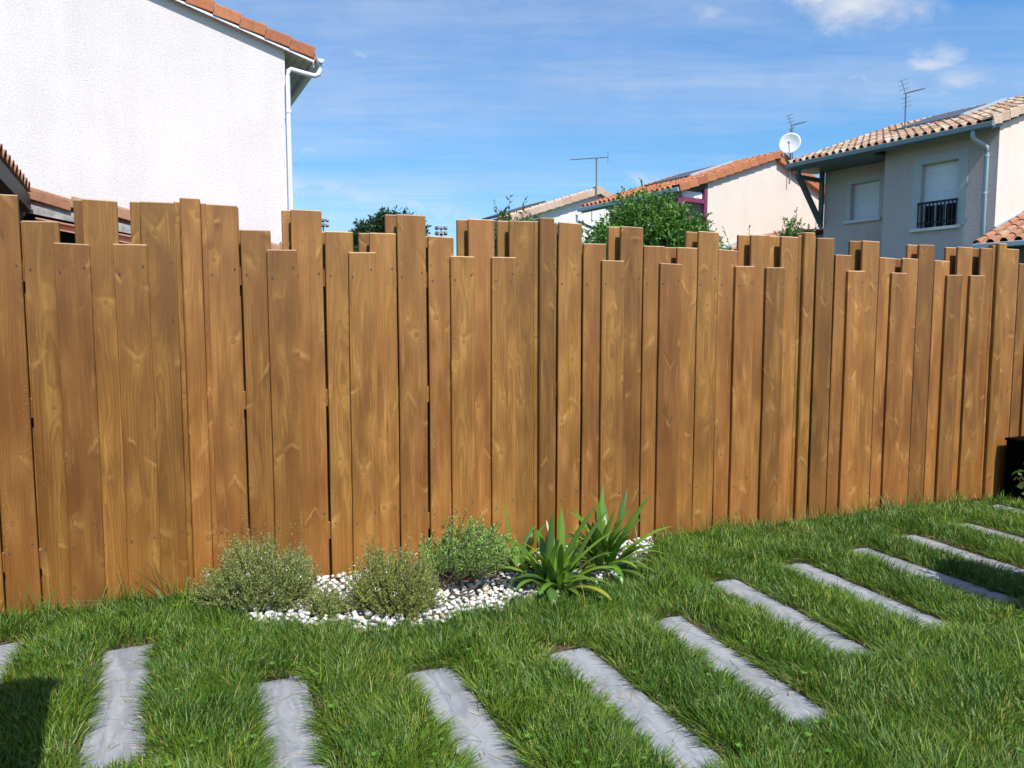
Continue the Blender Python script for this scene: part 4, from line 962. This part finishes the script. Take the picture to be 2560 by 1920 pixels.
def shrub(name, base, blobs, nl, leaf, label, cat, c_lo, c_hi, sprigs=(), twigs=26, seed=1, trunk_r=.03, m='leaf', gap=.45):
    """crown built of leafy twigs filling a few lobes; blobs: (cx,cy,cz,rx,ry,rz) about the base"""
    r_ = np.random.default_rng(seed); t = tag(empty(name, base), label, cat)
    P, Dv = [], []; tot_v = sum(b_[3] * b_[4] * b_[5] for b_ in blobs); tw = MB()
    twp = []
    for (cx, cy, cz, rx, ry, rz) in blobs:
        k = int(nl * rx * ry * rz / tot_v / 14)
        dr_ = r_.normal(size=(k, 3)); dr_ /= np.linalg.norm(dr_, axis=1)[:, None]; rad_ = r_.uniform(.50, 1.0, k) ** .7
        wob = 1 + .16 * np.sin(dr_[:, 0] * 5 + seed) * np.cos(dr_[:, 2] * 6) + r_.normal(size=k) * .06
        c_ = np.array([cx, cy, cz]) + dr_ * (rad_ * wob)[:, None] * np.array([rx, ry, rz])
        twp.append((c_, dr_))
    for (c_, dr_) in twp:
        for i in range(len(c_)):
            d = dr_[i] * .7 + np.array([0, 0, .55]) + r_.normal(size=3) * .3; d /= np.linalg.norm(d); L = leaf * r_.uniform(2.0, 4.0)
            p0 = c_[i] - d * L * .5
            q = r_.uniform(0, 1, 14)
            for w in q:
                P.append(p0 + d * L * w + r_.normal(size=3) * leaf * .12)
                dd = d * .55 + r_.normal(size=3) * .75; Dv.append(dd / np.linalg.norm(dd))
    for (x0, y0, z0, x1, y1, z1, nlf) in sprigs:
        tw.tube([(x0, y0, z0), ((x0 + x1) / 2 + .01, (y0 + y1) / 2, (z0 + z1) / 2), (x1, y1, z1)], .004, 4, .002)
        for w in np.linspace(.05, 1, nlf):
            p = np.array([x0 + (x1 - x0) * w, y0 + (y1 - y0) * w, z0 + (z1 - z0) * w]); P.append(p)
            dd = np.array([x1 - x0, y1 - y0, z1 - z0]); dd /= np.linalg.norm(dd); dd = dd * .7 + r_.normal(size=3) * .6; Dv.append(dd / np.linalg.norm(dd))
    P = np.array(P); Dv = np.array(Dv); n = len(P)
    mixv = np.clip(r_.random(n) * .8 + .2 * np.sin(P[:, 0] * 9) * np.sin(P[:, 2] * 8), 0, 1)[:, None]
    cols = np.array(c_lo) + (np.array(c_hi) - np.array(c_lo)) * mixv; cols *= r_.uniform(.8, 1.2, n)[:, None]
    cr_ = obj('crown', leaves_mesh('crown', P, Dv, leaf * r_.uniform(.7, 1.25, n), leaf * .21 * r_.uniform(.8, 1.2, n), cols, M[m]), t)
    bz = min(b_[2] for b_ in blobs)
    for i in range(twigs):
        b_ = blobs[i % len(blobs)]; e = np.array(b_[:3]) + r_.normal(size=3) * np.array(b_[3:]) * .45
        tw.tube([(r_.normal() * .05, r_.normal() * .05, 0), (e[0] * .35 + r_.normal() * .05, e[1] * .35, e[2] * .5), tuple(e)], trunk_r * .45, 5, trunk_r * .1)
    tw.tube([(0, 0, 0), (.02, 0, bz * .5), (.0, .02, bz)], trunk_r, 7, trunk_r * .6); tw.build('trunk', M['bark'], t)
    return t
g_lo, g_hi = (.058, .15, .020), (.17, .34, .055)
shrub('shrub', (1.66, 9.0, 0), [(0, 0, 2.22, .80, .6, .58), (-.02, 0, 2.62, .46, .4, .36), (.44, 0, 2.22, .46, .45, .47), (-.46, .0, 2.02, .50, .4, .46), (-.70, 0, 1.90, .32, .3, .38), (0, 0, 1.6, .85, .5, .5)], 42000, .056,
      'large dense glossy green shrub in front of the orange roofed house', 'shrub', g_lo, g_hi,
      [(-.05, 0, 2.8, -.09, 0, 3.10, 14), (-.28, 0, 2.5, -.36, 0, 2.96, 14), (.12, 0, 2.75, .10, 0, 3.05, 10), (-.55, 0, 2.1, -.66, 0, 2.50, 12), (.6, 0, 2.3, .78, 0, 2.55, 10), (-.75, 0, 1.95, -.86, 0, 2.28, 12), (.66, 0, 2.2, .86, 0, 2.40, 9), (-.15, 0, 2.75, -.2, 0, 3.0, 9)], seed=4, trunk_r=.05)
shrub('shrub', (-.03, 8.6, 0), [(-.02, 0, 2.15, .30, .3, .44), (.10, 0, 2.38, .26, .25, .24), (-.08, 0, 1.7, .32, .3, .4), (.20, 0, 1.95, .32, .3, .4)], 5200, .062,
      'narrow leafy shrub behind the middle boards left of the small far house', 'shrub', (.05, .11, .03), (.15, .25, .07),
      [(-.1, 0, 2.45, -.18, 0, 2.76, 11), (-.02, 0, 2.45, .0, 0, 2.82, 11), (.12, 0, 2.45, .17, 0, 2.78, 10), (-.2, 0, 2.3, -.34, 0, 2.52, 8), (.3, 0, 2.3, .44, 0, 2.48, 8)], seed=9)
shrub('shrub', (3.06, 8.0, 0), [(-.02, 0, 2.12, .21, .22, .30), (.0, 0, 1.80, .26, .28, .35), (.0, 0, 2.33, .11, .12, .16)], 8000, .036,
      'bright green small leaved bush in front of the grey house corner', 'shrub', (.07, .16, .018), (.22, .36, .055),
      [(.0, 0, 2.3, .03, 0, 2.60, 18), (-.06, 0, 2.25, -.11, 0, 2.50, 14), (.08, 0, 2.2, .26, 0, 2.40, 22), (.1, 0, 2.15, .22, 0, 2.30, 16), (-.1, 0, 2.1, -.2, 0, 2.36, 12)], seed=12)
shrub('shrub', (2.45, 8.1, 0), [(.10, 0, 1.86, .17, .16, .24), (.04, 0, 1.6, .2, .2, .3)], 1300, .036,
      'thin spindly sprigs rising beside the tall boards under the cream gable', 'shrub', (.06, .14, .018), (.19, .31, .05),
      [(.05, 0, 1.9, -.12, 0, 2.40, 26), (.0, 0, 1.95, -.10, 0, 2.12, 14), (.1, 0, 1.9, .04, 0, 2.26, 14), (.2, 0, 1.85, .16, 0, 2.42, 24), (.12, 0, 1.9, .08, 0, 2.3, 14)], seed=15)
shrub('shrub', (-1.80, 8.6, 0), [(.0, 0, 1.95, .40, .3, .32)], 1800, .05,
      'yellow green shrub low between the boards under the dark tree', 'shrub', (.09, .18, .02), (.20, .32, .04), [(-.1, 0, 2.1, -.12, 0, 2.26, 8)], seed=19)
shrub('shrub', (-.72, 8.4, 0), [(.0, 0, 1.75, .22, .2, .28)], 260, .04,
      'wispy small shrub just showing above the short middle board', 'shrub', (.05, .10, .02), (.12, .2, .05), [(-.02, 0, 2.0, -.04, 0, 2.22, 8), (.02, 0, 2.0, .06, 0, 2.1, 6)], seed=23)
# dark evergreen far behind
shrub('oak_tree', (-10.4, 60, 0), [(-.4, 0, 7.6, 2.5, 2.2, 2.2), (1.0, 0, 8.2, 2.3, 2.0, 1.9), (-1.8, 0, 7.2, 1.5, 1.6, 1.6), (.2, 0, 9.1, 1.4, 1.2, 1.2), (0, 0, 5.6, 3.0, 2.2, 1.9)], 26000, .36,
      'dark round crowned tree far behind the fence at left of centre', 'tree', (.016, .045, .018), (.040, .085, .030), seed=31, trunk_r=.3)

def tube_into(lst, *a, **k): pass
tag(obj('lawn_weeds', weeds(260, 88)), 'tiny broad leaved weeds and clover growing through the lawn', 'weeds', kind='stuff')
# thyme domes
def thyme(base, R_, H, nst, seed, label, c_a=(.14, .185, .055), c_b=(.37, .43, .14), tall=8, flowers=30):
    r_ = np.random.default_rng(seed); t = tag(empty('thyme_bush', base), label, 'thyme', 'thyme bushes by the fence'); P, Dv, Sg = [], [], []; st = MB(); fl = MB()
    for i in range(nst + tall):
        a = r_.uniform(0, 6.283); el = np.arccos(r_.uniform(.10, 1)); 
        d = np.array([math.cos(a) * math.sin(el), math.sin(a) * math.sin(el), math.cos(el)])
        lob = 1 + .13 * math.sin(3 * a + seed) + .09 * math.sin(7 * a + 2 * seed); tip = np.array([d[0] * R_ * lob, d[1] * R_ * .85 * lob, (d[2] ** .8) * H * (1 + .12 * math.sin(5 * d[0] + seed) + .08 * math.sin(11 * d[0] + 3 * d[1]))]) * r_.uniform(.70, 1.10)
        if i >= nst: tip = np.array([r_.uniform(-.75, .75) * R_, r_.uniform(-.2, .5) * R_, H * r_.uniform(1.05, 1.32)])
        root = np.array([tip[0] * .22 + r_.normal() * .02, tip[1] * .22 + r_.normal() * .02, 0.01]); mid = root * .45 + tip * .55 + np.array([d[0], d[1], 0]) * .035 * (R_ / .25) - np.array([0, 0, .01])
        mid[2] *= .82
        if i % 3 == 0 or i >= nst: st.tube([tuple(root), tuple(mid), tuple(tip)], .0022, 3, .0007, caps=False)
        nl = 34 if i < nst else 20
        for w in np.linspace(.30 if i < nst else .25, 1, nl):
            p = root * (1 - w) ** 2 + 2 * mid * w * (1 - w) + tip * w * w
            tg = (tip - mid) * w + (mid - root) * (1 - w); tg /= np.linalg.norm(tg) + 1e-9
            dd = tg * .9 + np.array([0, 0, .35]) + r_.normal(size=3) * .6; dd /= np.linalg.norm(dd); P.append(p + r_.normal(size=3) * .0015); Dv.append(dd); Sg.append(w)
        if i < flowers:
            q = tip * r_.uniform(.9, 1.02)
            for kk in range(5):
                c_ = q + r_.normal(size=3) * .006; e1, e2 = r_.normal(size=3) * .0045, r_.normal(size=3) * .0045; fl.add([tuple(c_), tuple(c_ + e1), tuple(c_ + e2)], [(0, 1, 2)])
    P = np.array(P); Dv = np.array(Dv); n = len(P); Sg = np.array(Sg)
    mx = np.clip(r_.random(n) * .7 + .3 * Sg, 0, 1)[:, None]; cols = np.array(c_a) + (np.array(c_b) - np.array(c_a)) * mx
    yel = r_.random(n) < .08; cols[yel] = (.30, .28, .07); cols *= r_.uniform(.75, 1.2, n)[:, None]
    obj('foliage', leaves_mesh('foliage', P, Dv, .0115 * r_.uniform(.7, 1.3, n), .0023 * r_.uniform(.8, 1.3, n), cols, M['leaf_dull']), t)
    st.build('stem', M['bark'], t); fo = fl.build('flower', M['flower'], t); fo['kind'] = 'stuff'
    return t
thyme((-1.20, 3.41, .02), .295, .295, 1300, 41, 'largest grey green thyme dome at the left end of the pebble bed', tall=16)
thyme((-.55, 3.32, .02), .235, .285, 950, 42, 'middle sized thyme mound between the pebbles and the rosemary', (.15, .19, .045), (.39, .43, .115), tall=8)
thyme((-.85, 3.24, .02), .085, .125, 190, 43, 'smallest sparse thyme tuft on the pebbles between two bigger mounds', tall=4, flowers=8)
# rosemary
def rosemary(base, seed, label):
    r_ = np.random.default_rng(seed); t = tag(empty('rosemary_bush', base), label, 'rosemary'); P, Dv = [], []; st = MB(); wd_ = MB()
    for i in range(230):
        a = r_.uniform(0, 6.283); rr_ = r_.uniform(.1, 1) ** .6
        root = np.array([math.cos(a) * .07 * rr_ - .03, math.sin(a) * .05, .05 + .05 * r_.random()])
        tip = np.array([math.cos(a) * .25 * rr_ + .03, math.sin(a) * .20 * rr_ + .03, .13 + (.20 * (1 - .75 * rr_) + .05 * r_.random())])
        tip[2] += .05 * max(0, math.sin(i * 1.7)) * (1 - rr_); tip *= r_.uniform(.82, 1.1)
        if i < 12: tip = np.array([-.10 + .022 * i + r_.normal() * .01, .05, .40 - .020 * abs(i - 3) + r_.normal() * .012])
        mid = (root + tip) / 2 + np.array([math.cos(a) * .05 * rr_, math.sin(a) * .04 * rr_, -.015])
        st.tube([tuple(root), tuple(mid), tuple(tip)], .0026, 4, .001, caps=False)
        for w in np.linspace(.28, 1, 42):
            p = root * (1 - w) ** 2 + 2 * mid * w * (1 - w) + tip * w * w; tg = (tip - mid) * w + (mid - root) * (1 - w); tg /= np.linalg.norm(tg)
            s_ = r_.normal(size=3); s_ -= tg * (s_ @ tg); s_ /= np.linalg.norm(s_) + 1e-9; dd = tg * .75 + s_ * .75; P.append(p); Dv.append(dd / np.linalg.norm(dd))
    P = np.array(P); Dv = np.array(Dv); n = len(P); mx = r_.random(n)[:, None]
    cols = np.array([.11, .22, .04]) + (np.array([.34, .52, .14]) - np.array([.11, .22, .04])) * mx
    obj('foliage', leaves_mesh('foliage', P, Dv, .022 * r_.uniform(.7, 1.2, n), .0027 * r_.uniform(.9, 1.3, n), cols, M['leaf_dull'], .5), t)
    st.build('stem', M['bark'], t)
    for k, pth in enumerate([[(-.10, -.06, .0), (-.085, -.07, .06), (-.04, -.09, .115), (.01, -.10, .15)], [(-.11, -.05, 0), (-.10, -.06, .08), (-.115, -.05, .15)], [(-.06, -.08, 0), (.0, -.11, .03), (.06, -.13, .06), (.09, -.12, .085)], [(-.12, -.06, .0), (-.06, -.10, .018), (.02, -.15, .022), (.05, -.17, .03)]]):
        mb = MB(); mb.tube(pth, .0095 - .0015 * k, 6, .004); mb.build('branch', M['bark'], t)
    dry = MB()
    for k in range(40):
        p = Vector((r_.uniform(-.20, .08), r_.uniform(-.12, -.02), r_.uniform(.03, .13))); dry.tube([p, p + Vector((r_.normal() * .03, r_.normal() * .02, r_.uniform(.0, .05)))], .0011, 3)
    dry.build('dry_twigs', M['t_beige'], t)
    return t
rosemary((-.245, 3.56, .02), 51, 'bushy bright green rosemary with bare woody branches left of the strap leaved plants')
# agapanthus
M['strap'] = leaf_material('strap_leaf', .34, .22, .5)
def strap_leaf(name, L, W, az, el, droop, parent, col_, twist=0.0):
    """arching strap leaf with a folded midrib"""
    n = 12; hz = Vector((math.cos(az), math.sin(az), 0)); p = hz * .012; a = el; V = []; C = []
    for i in range(n + 1):
        t = i / n; sd_ = Vector((-math.sin(az + twist * t), math.cos(az + twist * t), 0)); d = hz * math.cos(a) + Vector((0, 0, 1)) * math.sin(a)
        w = W * .5 * (min(1.0, .55 + 1.6 * t) * (1 - max(0, (t - .62) / .38) ** 2.2)) + .0004; nrm = sd_.cross(d).normalized()
        V += [p - sd_ * w - nrm * w * .30 * -1, p + nrm * 0, p + sd_ * w - nrm * w * .30 * -1]
        base = [c_ * (1 - .10 * t) for c_ in col_]; g_ = max(0, .16 - t) * 4
        cc = [base[0] + .12 * g_, base[1] + .14 * g_, base[2] + .06 * g_]; C += [[*cc, 1.0], [cc[0] * 1.25, cc[1] * 1.18, cc[2] * 1.2, 1.0], [*cc, 1.0]]
        p = p + d * L / n; a -= droop / n * (.35 + 1.6 * t)
    F_ = []
    for i in range(n):
        k = i * 3; F_ += [(k, k + 1, k + 4, k + 3), (k + 1, k + 2, k + 5, k + 4)]
    mb = MB(); mb.add(V, F_); me = mb.mesh(name, M['strap'], True); at = me.color_attributes.new('tint', 'FLOAT_COLOR', 'POINT'); at.data.foreach_set('color', np.array(C, np.float32).ravel())
    return obj(name, me, parent)
def agapanthus(base, n, Lmax, label, seed, azs=None, crowns=((0, 0),)):
    rs = random.Random(seed); t = tag(empty('agapanthus', base), label, 'agapanthus', 'strap leaved plants on the pebbles')
    for i in range(n):
        cx, cy = crowns[i % len(crowns)]
        az = (i * 2.39996 + rs.uniform(-.3, .3)) if azs is None or i >= len(azs) else azs[i][0]
        u = rs.random(); el = R(42 + 44 * u); L = Lmax * (.55 + .45 * rs.random() ** .7); dr = R(35 + 75 * (1 - u) * rs.uniform(.6, 1.3))
        if azs is not None and i < len(azs): az, el, L, dr = azs[i][0], R(azs[i][1]), azs[i][2], R(azs[i][3])
        c_ = random.choice([(.10, .21, .022), (.08, .17, .02), (.145, .26, .027), (.07, .15, .03)])
        if rs.random() < .07: c_ = (.26, .28, .03)
        o = strap_leaf('leaf', L, rs.uniform(.029, .040), az, el, dr, t, c_, rs.uniform(-.5, .5)); o.location = (cx + rs.uniform(-.008, .008), cy + rs.uniform(-.008, .008), 0)
    mb = MB(); 
    for cx, cy in crowns: mb.tube([(cx, cy, 0), (cx, cy, .03), (cx, cy, .05)], .022, 8, .012)
    mb.build('crown_base', M['t_beige'], t)
# azimuth 0 = right, 90deg = away
q = R
agapanthus((.04, 3.80, .02), 24, .33, 'left small strap leaved clump half hidden beside the rosemary', 61, [(q(150), 80, .40, 8), (q(170), 58, .36, 20), (q(60), 72, .30, 60), (q(200), 50, .28, 70), (q(-60), 45, .22, 80)])
agapanthus((.205, 3.52, .02), 56, .38, 'front strap leaved clump with glossy arching leaves over the pebbles', 62,
           [(q(20), 66, .50, 22), (q(35), 62, .48, 30), (q(10), 52, .46, 28), (q(85), 82, .42, 14), (q(60), 84, .40, 10), (q(120), 80, .36, 30), (q(140), 66, .42, 90), (q(160), 60, .40, 110), (q(175), 50, .34, 100), (q(200), 48, .32, 90), (q(-20), 40, .38, 80), (q(-40), 35, .32, 80), (q(5), 38, .42, 75), (q(-70), 40, .20, 70), (q(100), 70, .50, 120), (q(190), 38, .26, 60)], crowns=((-.03, 0), (.04, .01)))
agapanthus((.50, 3.84, .02), 66, .37, 'right strap leaved clump with fan of dark arching leaves against the fence', 63,
           [(q(70), 80, .47, 10), (q(55), 72, .46, 18), (q(30), 60, .50, 26), (q(20), 58, .44, 40), (q(10), 50, .44, 50), (q(120), 84, .40, 8), (q(150), 76, .38, 25), (q(140), 70, .42, 70), (q(0), 44, .38, 80), (q(-10), 38, .34, 80), (q(15), 44, .40, 95), (q(180), 60, .34, 95), (q(-30), 30, .34, 60), (q(160), 62, .42, 130), (q(-50), 30, .28, 60), (q(45), 66, .44, 60), (q(90), 74, .42, 50)], crowns=((-.03, 0), (.03, .02), (0, -.02)))
# leafy plant at the right edge, behind it a black box added in place of the fence shadow
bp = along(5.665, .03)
PB = tag(empty('shadow_patch_box', tuple(bp), FROT), 'near black box added in place of the shadow on the fence at the right edge', 'shadow_patch')
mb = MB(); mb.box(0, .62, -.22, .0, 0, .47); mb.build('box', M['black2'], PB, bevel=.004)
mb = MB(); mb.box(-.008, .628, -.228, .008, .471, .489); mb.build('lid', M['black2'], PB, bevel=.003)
def broadleaf(base, label, seed, spots):
    t = tag(empty('leafy_plant', base), label, 'plant'); st = MB(); rs = random.Random(seed)
    for (dx, dy, dz, s, az) in spots:
        st.tube([(.10, .0, 0), (.06 + dx * .4, dy * .5, dz * .6), (dx, dy, dz)], .0035, 5, .0016)
        V = []; n = 6; C = []
        for i in range(n + 1):
            tt = i / n; w = s * .48 * math.sin(math.pi * min(1, tt * .93 + .05)) ** .8; x = s * tt
            V += [(x, -w, w * .18 - .25 * s * tt * tt), (x, 0, -.25 * s * tt * tt), (x, w, w * .18 - .25 * s * tt * tt)]
        F_ = []
        for i in range(n): k = i * 3; F_ += [(k, k + 1, k + 4, k + 3), (k + 1, k + 2, k + 5, k + 4)]
        mb = MB(); mb.add(V, F_); me = mb.mesh('leaf', M['leaf'], True); at = me.color_attributes.new('tint', 'FLOAT_COLOR', 'POINT')
        c_ = rs.choice([(.10, .22, .05), (.13, .25, .06), (.09, .19, .05)]); at.data.foreach_set('color', np.tile([*c_, 1.0], len(V)).astype(np.float32))
        o = obj('leaf', me, t, (dx, dy, dz)); o.rotation_euler = (R(rs.uniform(25, 60)), R(rs.uniform(-25, 25)), az)
    st.build('stem', M['bark'], t)
lb = pix(2572, 1262, 5.05); lb.z = 0
spots = [(*(pix(x, y, 5.05 + dy) - lb), sz, R(a)) for (x, y, dy, sz, a) in [(2545, 1180, 0, .056, 178), (2540, 1192, .0, .040, 215), (2546, 1186, .02, .028, 10), (2556, 1196, .0, .030, 160), (2553, 1206, 0, .062, 235), (2550, 1212, .01, .045, 200),
         (2562, 1178, .02, .05, 120), (2570, 1205, .0, .06, 250), (2580, 1190, .02, .06, 20), (2585, 1220, .03, .06, -40), (2575, 1160, .0, .05, 90), (2565, 1228, .0, .05, 220)]]
broadleaf(tuple(lb), 'pale green broad leaved plant at the right edge in front of the black box', 71, spots)
# unseen bush and wall outside the frame, added to cast the lawn shadows
shrub('shrub', (2.80, 3.16, 0), [(0, 0, .62, .30, .34, .34), (.2, -.1, .5, .3, .3, .3)], 14000, .05, 'unseen round bush added beyond the right edge of the view to shade the lawn', 'shrub', g_lo, g_hi, seed=77)
PW = tag(empty('shadow_wall', (-.86, .98, 0)), 'unseen wall added left of the view to shade the lawn corner', 'wall')
mb = MB(); mb.box(-4.2, 0, -.09, .09, 0, 2.32); mb.build('wall', M['wall_cream'], PW)
mb = MB(); mb.box(-4.24, .02, -.12, .12, 2.322, 2.38); mb.build('coping', M['trim'], PW)
# long stems of wild grass against the fence foot
wl = [[(-.33, .03, 0), (-.34, .05, .13), (-.37, .045, .27)], [(-.14, .04, 0), (-.16, .05, .12), (-.24, .05, .22)], [(-.16, .03, 0), (-.22, .04, .12), (-.30, .045, .20)], [(-.15, .05, 0), (-.19, .05, .14), (-.22, .05, .25)],
      [(-.27, .05, .03), (-.42, .06, .07), (-.66, .07, .10)], [(-.24, .06, .02), (-.40, .07, .05), (-.62, .08, .08)], [(3.42, .04, 0), (3.44, .04, .12), (3.50, .05, .22)], [(4.44, .05, 0), (4.46, .05, .12), (4.52, .05, .20)], [(5.0, .05, 0), (5.03, .05, .1), (5.07, .05, .16)], [(2.86, .05, 0), (2.90, .05, .1), (2.99, .05, .17)]]
me_all = MB()
for pth in wl: me_all.tube([along(p[0], p[1], p[2]) for p in pth], .0026, 4, .0008)
me = me_all.mesh('wild_grass', M['leaf']); at = me.color_attributes.new('tint', 'FLOAT_COLOR', 'POINT'); at.data.foreach_set('color', np.tile([.10, .12, .03, 1.0], len(me.vertices)).astype(np.float32))
tag(obj('wild_grass', me), 'long thin wild grass stems leaning against the fence foot', 'grass stems', kind='stuff')
